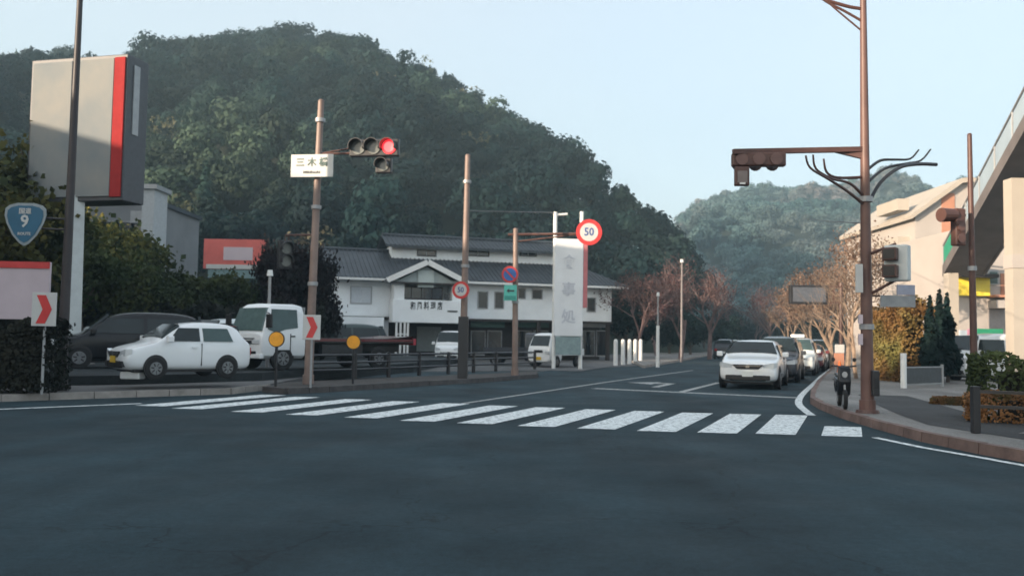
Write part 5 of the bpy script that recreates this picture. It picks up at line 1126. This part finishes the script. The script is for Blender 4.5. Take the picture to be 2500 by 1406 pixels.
MB().box(.6, .652, -.42, .42, .80, .90).build('grille', M_BLACK, TR); MB().box(.6, .66, -.55, .55, .95, .985).build('trim_bar', M_GREY, TR); MB().box(.63, .665, -.2, .2, .58, .72).build('number_plate', M_PLATE, TR); MB().box(.5, .66, -.9, .9, .36, .50).build('bumper', M_CARW, TR, bevel=.03)
MB().box(-.005-.4, .02-.4, .925, .945, .5, 1.12).build('door_seam', M_BLACK, TR); MB().box(.12, .14, .925, .945, .5, 1.12).build('door_seam', M_BLACK, TR)
MB().box(-.98, -.955, -.8, .8, .6, 1.95).build('cab_back_panel', M_GREY, TR)
MB().box(-5.4, -1.05, -.95, .95, .86, 1.00).build('deck', M_BLACKM, TR); MB().box(-5.2, .3, -.42, .42, .55, .84).build('chassis', M_BLACK, TR)
MB().box(-1.2, -1.06, -.9, .9, 1.003, 1.7).build('headboard', M_WHITEM, TR)
for s in (-1, 1):
    MB().box(-5.35, -1.25, *sorted((s*.951, s*.985)), .90, .99).build('side_rail', M_CARR, TR); MB().box(-3.2, -1.6, *sorted((s*.70, s*.90)), .42, .80).build('side_locker', M_BLACKM, TR)
MB().box(-5.52, -5.403, -.95, .95, .80, 1.02).build('tail_bar', mat('truck_red', rgb(.40, .03, .05), .4), TR); MB().add([(-5.4, -.9, 1.004), (-5.4, .9, 1.004), (-4.2, .9, 1.004), (-4.2, -.9, 1.004), (-5.4, -.9, 1.10), (-5.4, .9, 1.10)], [(0, 1, 2, 3), (4, 5, 2, 3), (0, 1, 5, 4)]).build('ramp', M_CARR, TR)
wheels(TR, (-.15,), .90, .36); wheels(TR, (-3.9,), .90, .34)
# scooter by the brown pole
sc_ = at(2056, 960, 18.3); SC = thing('scooter', 'black scooter parked nose to the road left of the brown pole', 'scooter', (sc_.x, 18.3, .15), R(-104)); SC.scale = (.85, .72, .88)
for x in (.58, -.58):
    t = MB().disc((x, 0, .22), (0, 1, 0), .22, .10, 20).build('wheel', M_TYRE, SC, bevel=.02); MB().disc((x, 0, .22), (0, 1, 0), .12, .11, 14).build('hub', M_GREY, t)
MB().prismy([(.38, .30), (.56, .62), (.46, .95), (.36, .95), (.28, .55), (.20, .30)], -.17, .17).build('front_shield', M_CARK, SC, bevel=.04)
MB().prismy([(-.75, .50), (-.60, .72), (-.05, .66), (-.0, .34), (-.45, .30)], -.14, .14).build('body', M_CARK, SC, bevel=.04)
MB().prismy([(-.70, .73), (-.66, .80), (-.05, .76), (-.02, .69)], -.13, .13).build('seat', M_BLACK, SC, bevel=.03); MB().box(-.05, .3, -.14, .14, .28, .33).build('footboard', M_BLACK, SC)
MB().tube([(.34, -.33, .98), (.38, -.1, .96), (.38, .1, .96), (.34, .33, .98)], .018, 8).build('handlebar', M_BLACKM, SC); MB().disc((.53, 0, .78), (1, 0, .2), .07, .06, 16).build('headlight', M_GREY, SC); MB().tube([(.58, 0, .22), (.42, 0, .9)], .03, 8).build('fork', M_GREY, SC)
for s in (-1, 1): MB().disc((.36, s*.28, 1.12), (1, 0, 0), .05, .02, 12).build('mirror', M_BLACKM, SC)
MB().box(.36, .40, -.13, .13, .45, .58).build('leg_panel', M_GREY, SC)
# ================================================================ HAZE
hz = MB().box(-420, 620, -80, 760, -2, 190).build('haze', None); hz['kind'] = 'stuff'; hz['label'] = 'thin morning haze'
hm = bpy.data.materials.new('haze'); hm.use_nodes = True; hn = hm.node_tree; hn.nodes.remove(hn.nodes['Principled BSDF'])
vp = hn.nodes.new('ShaderNodeVolumePrincipled'); vp.inputs['Color'].default_value = (.62, .88, 1, 1); vp.inputs['Density'].default_value = .0009; vp.inputs['Anisotropy'].default_value = .2
hn.links.new(vp.outputs[0], hn.nodes['Material Output'].inputs['Volume']); hz.data.materials.append(hm)
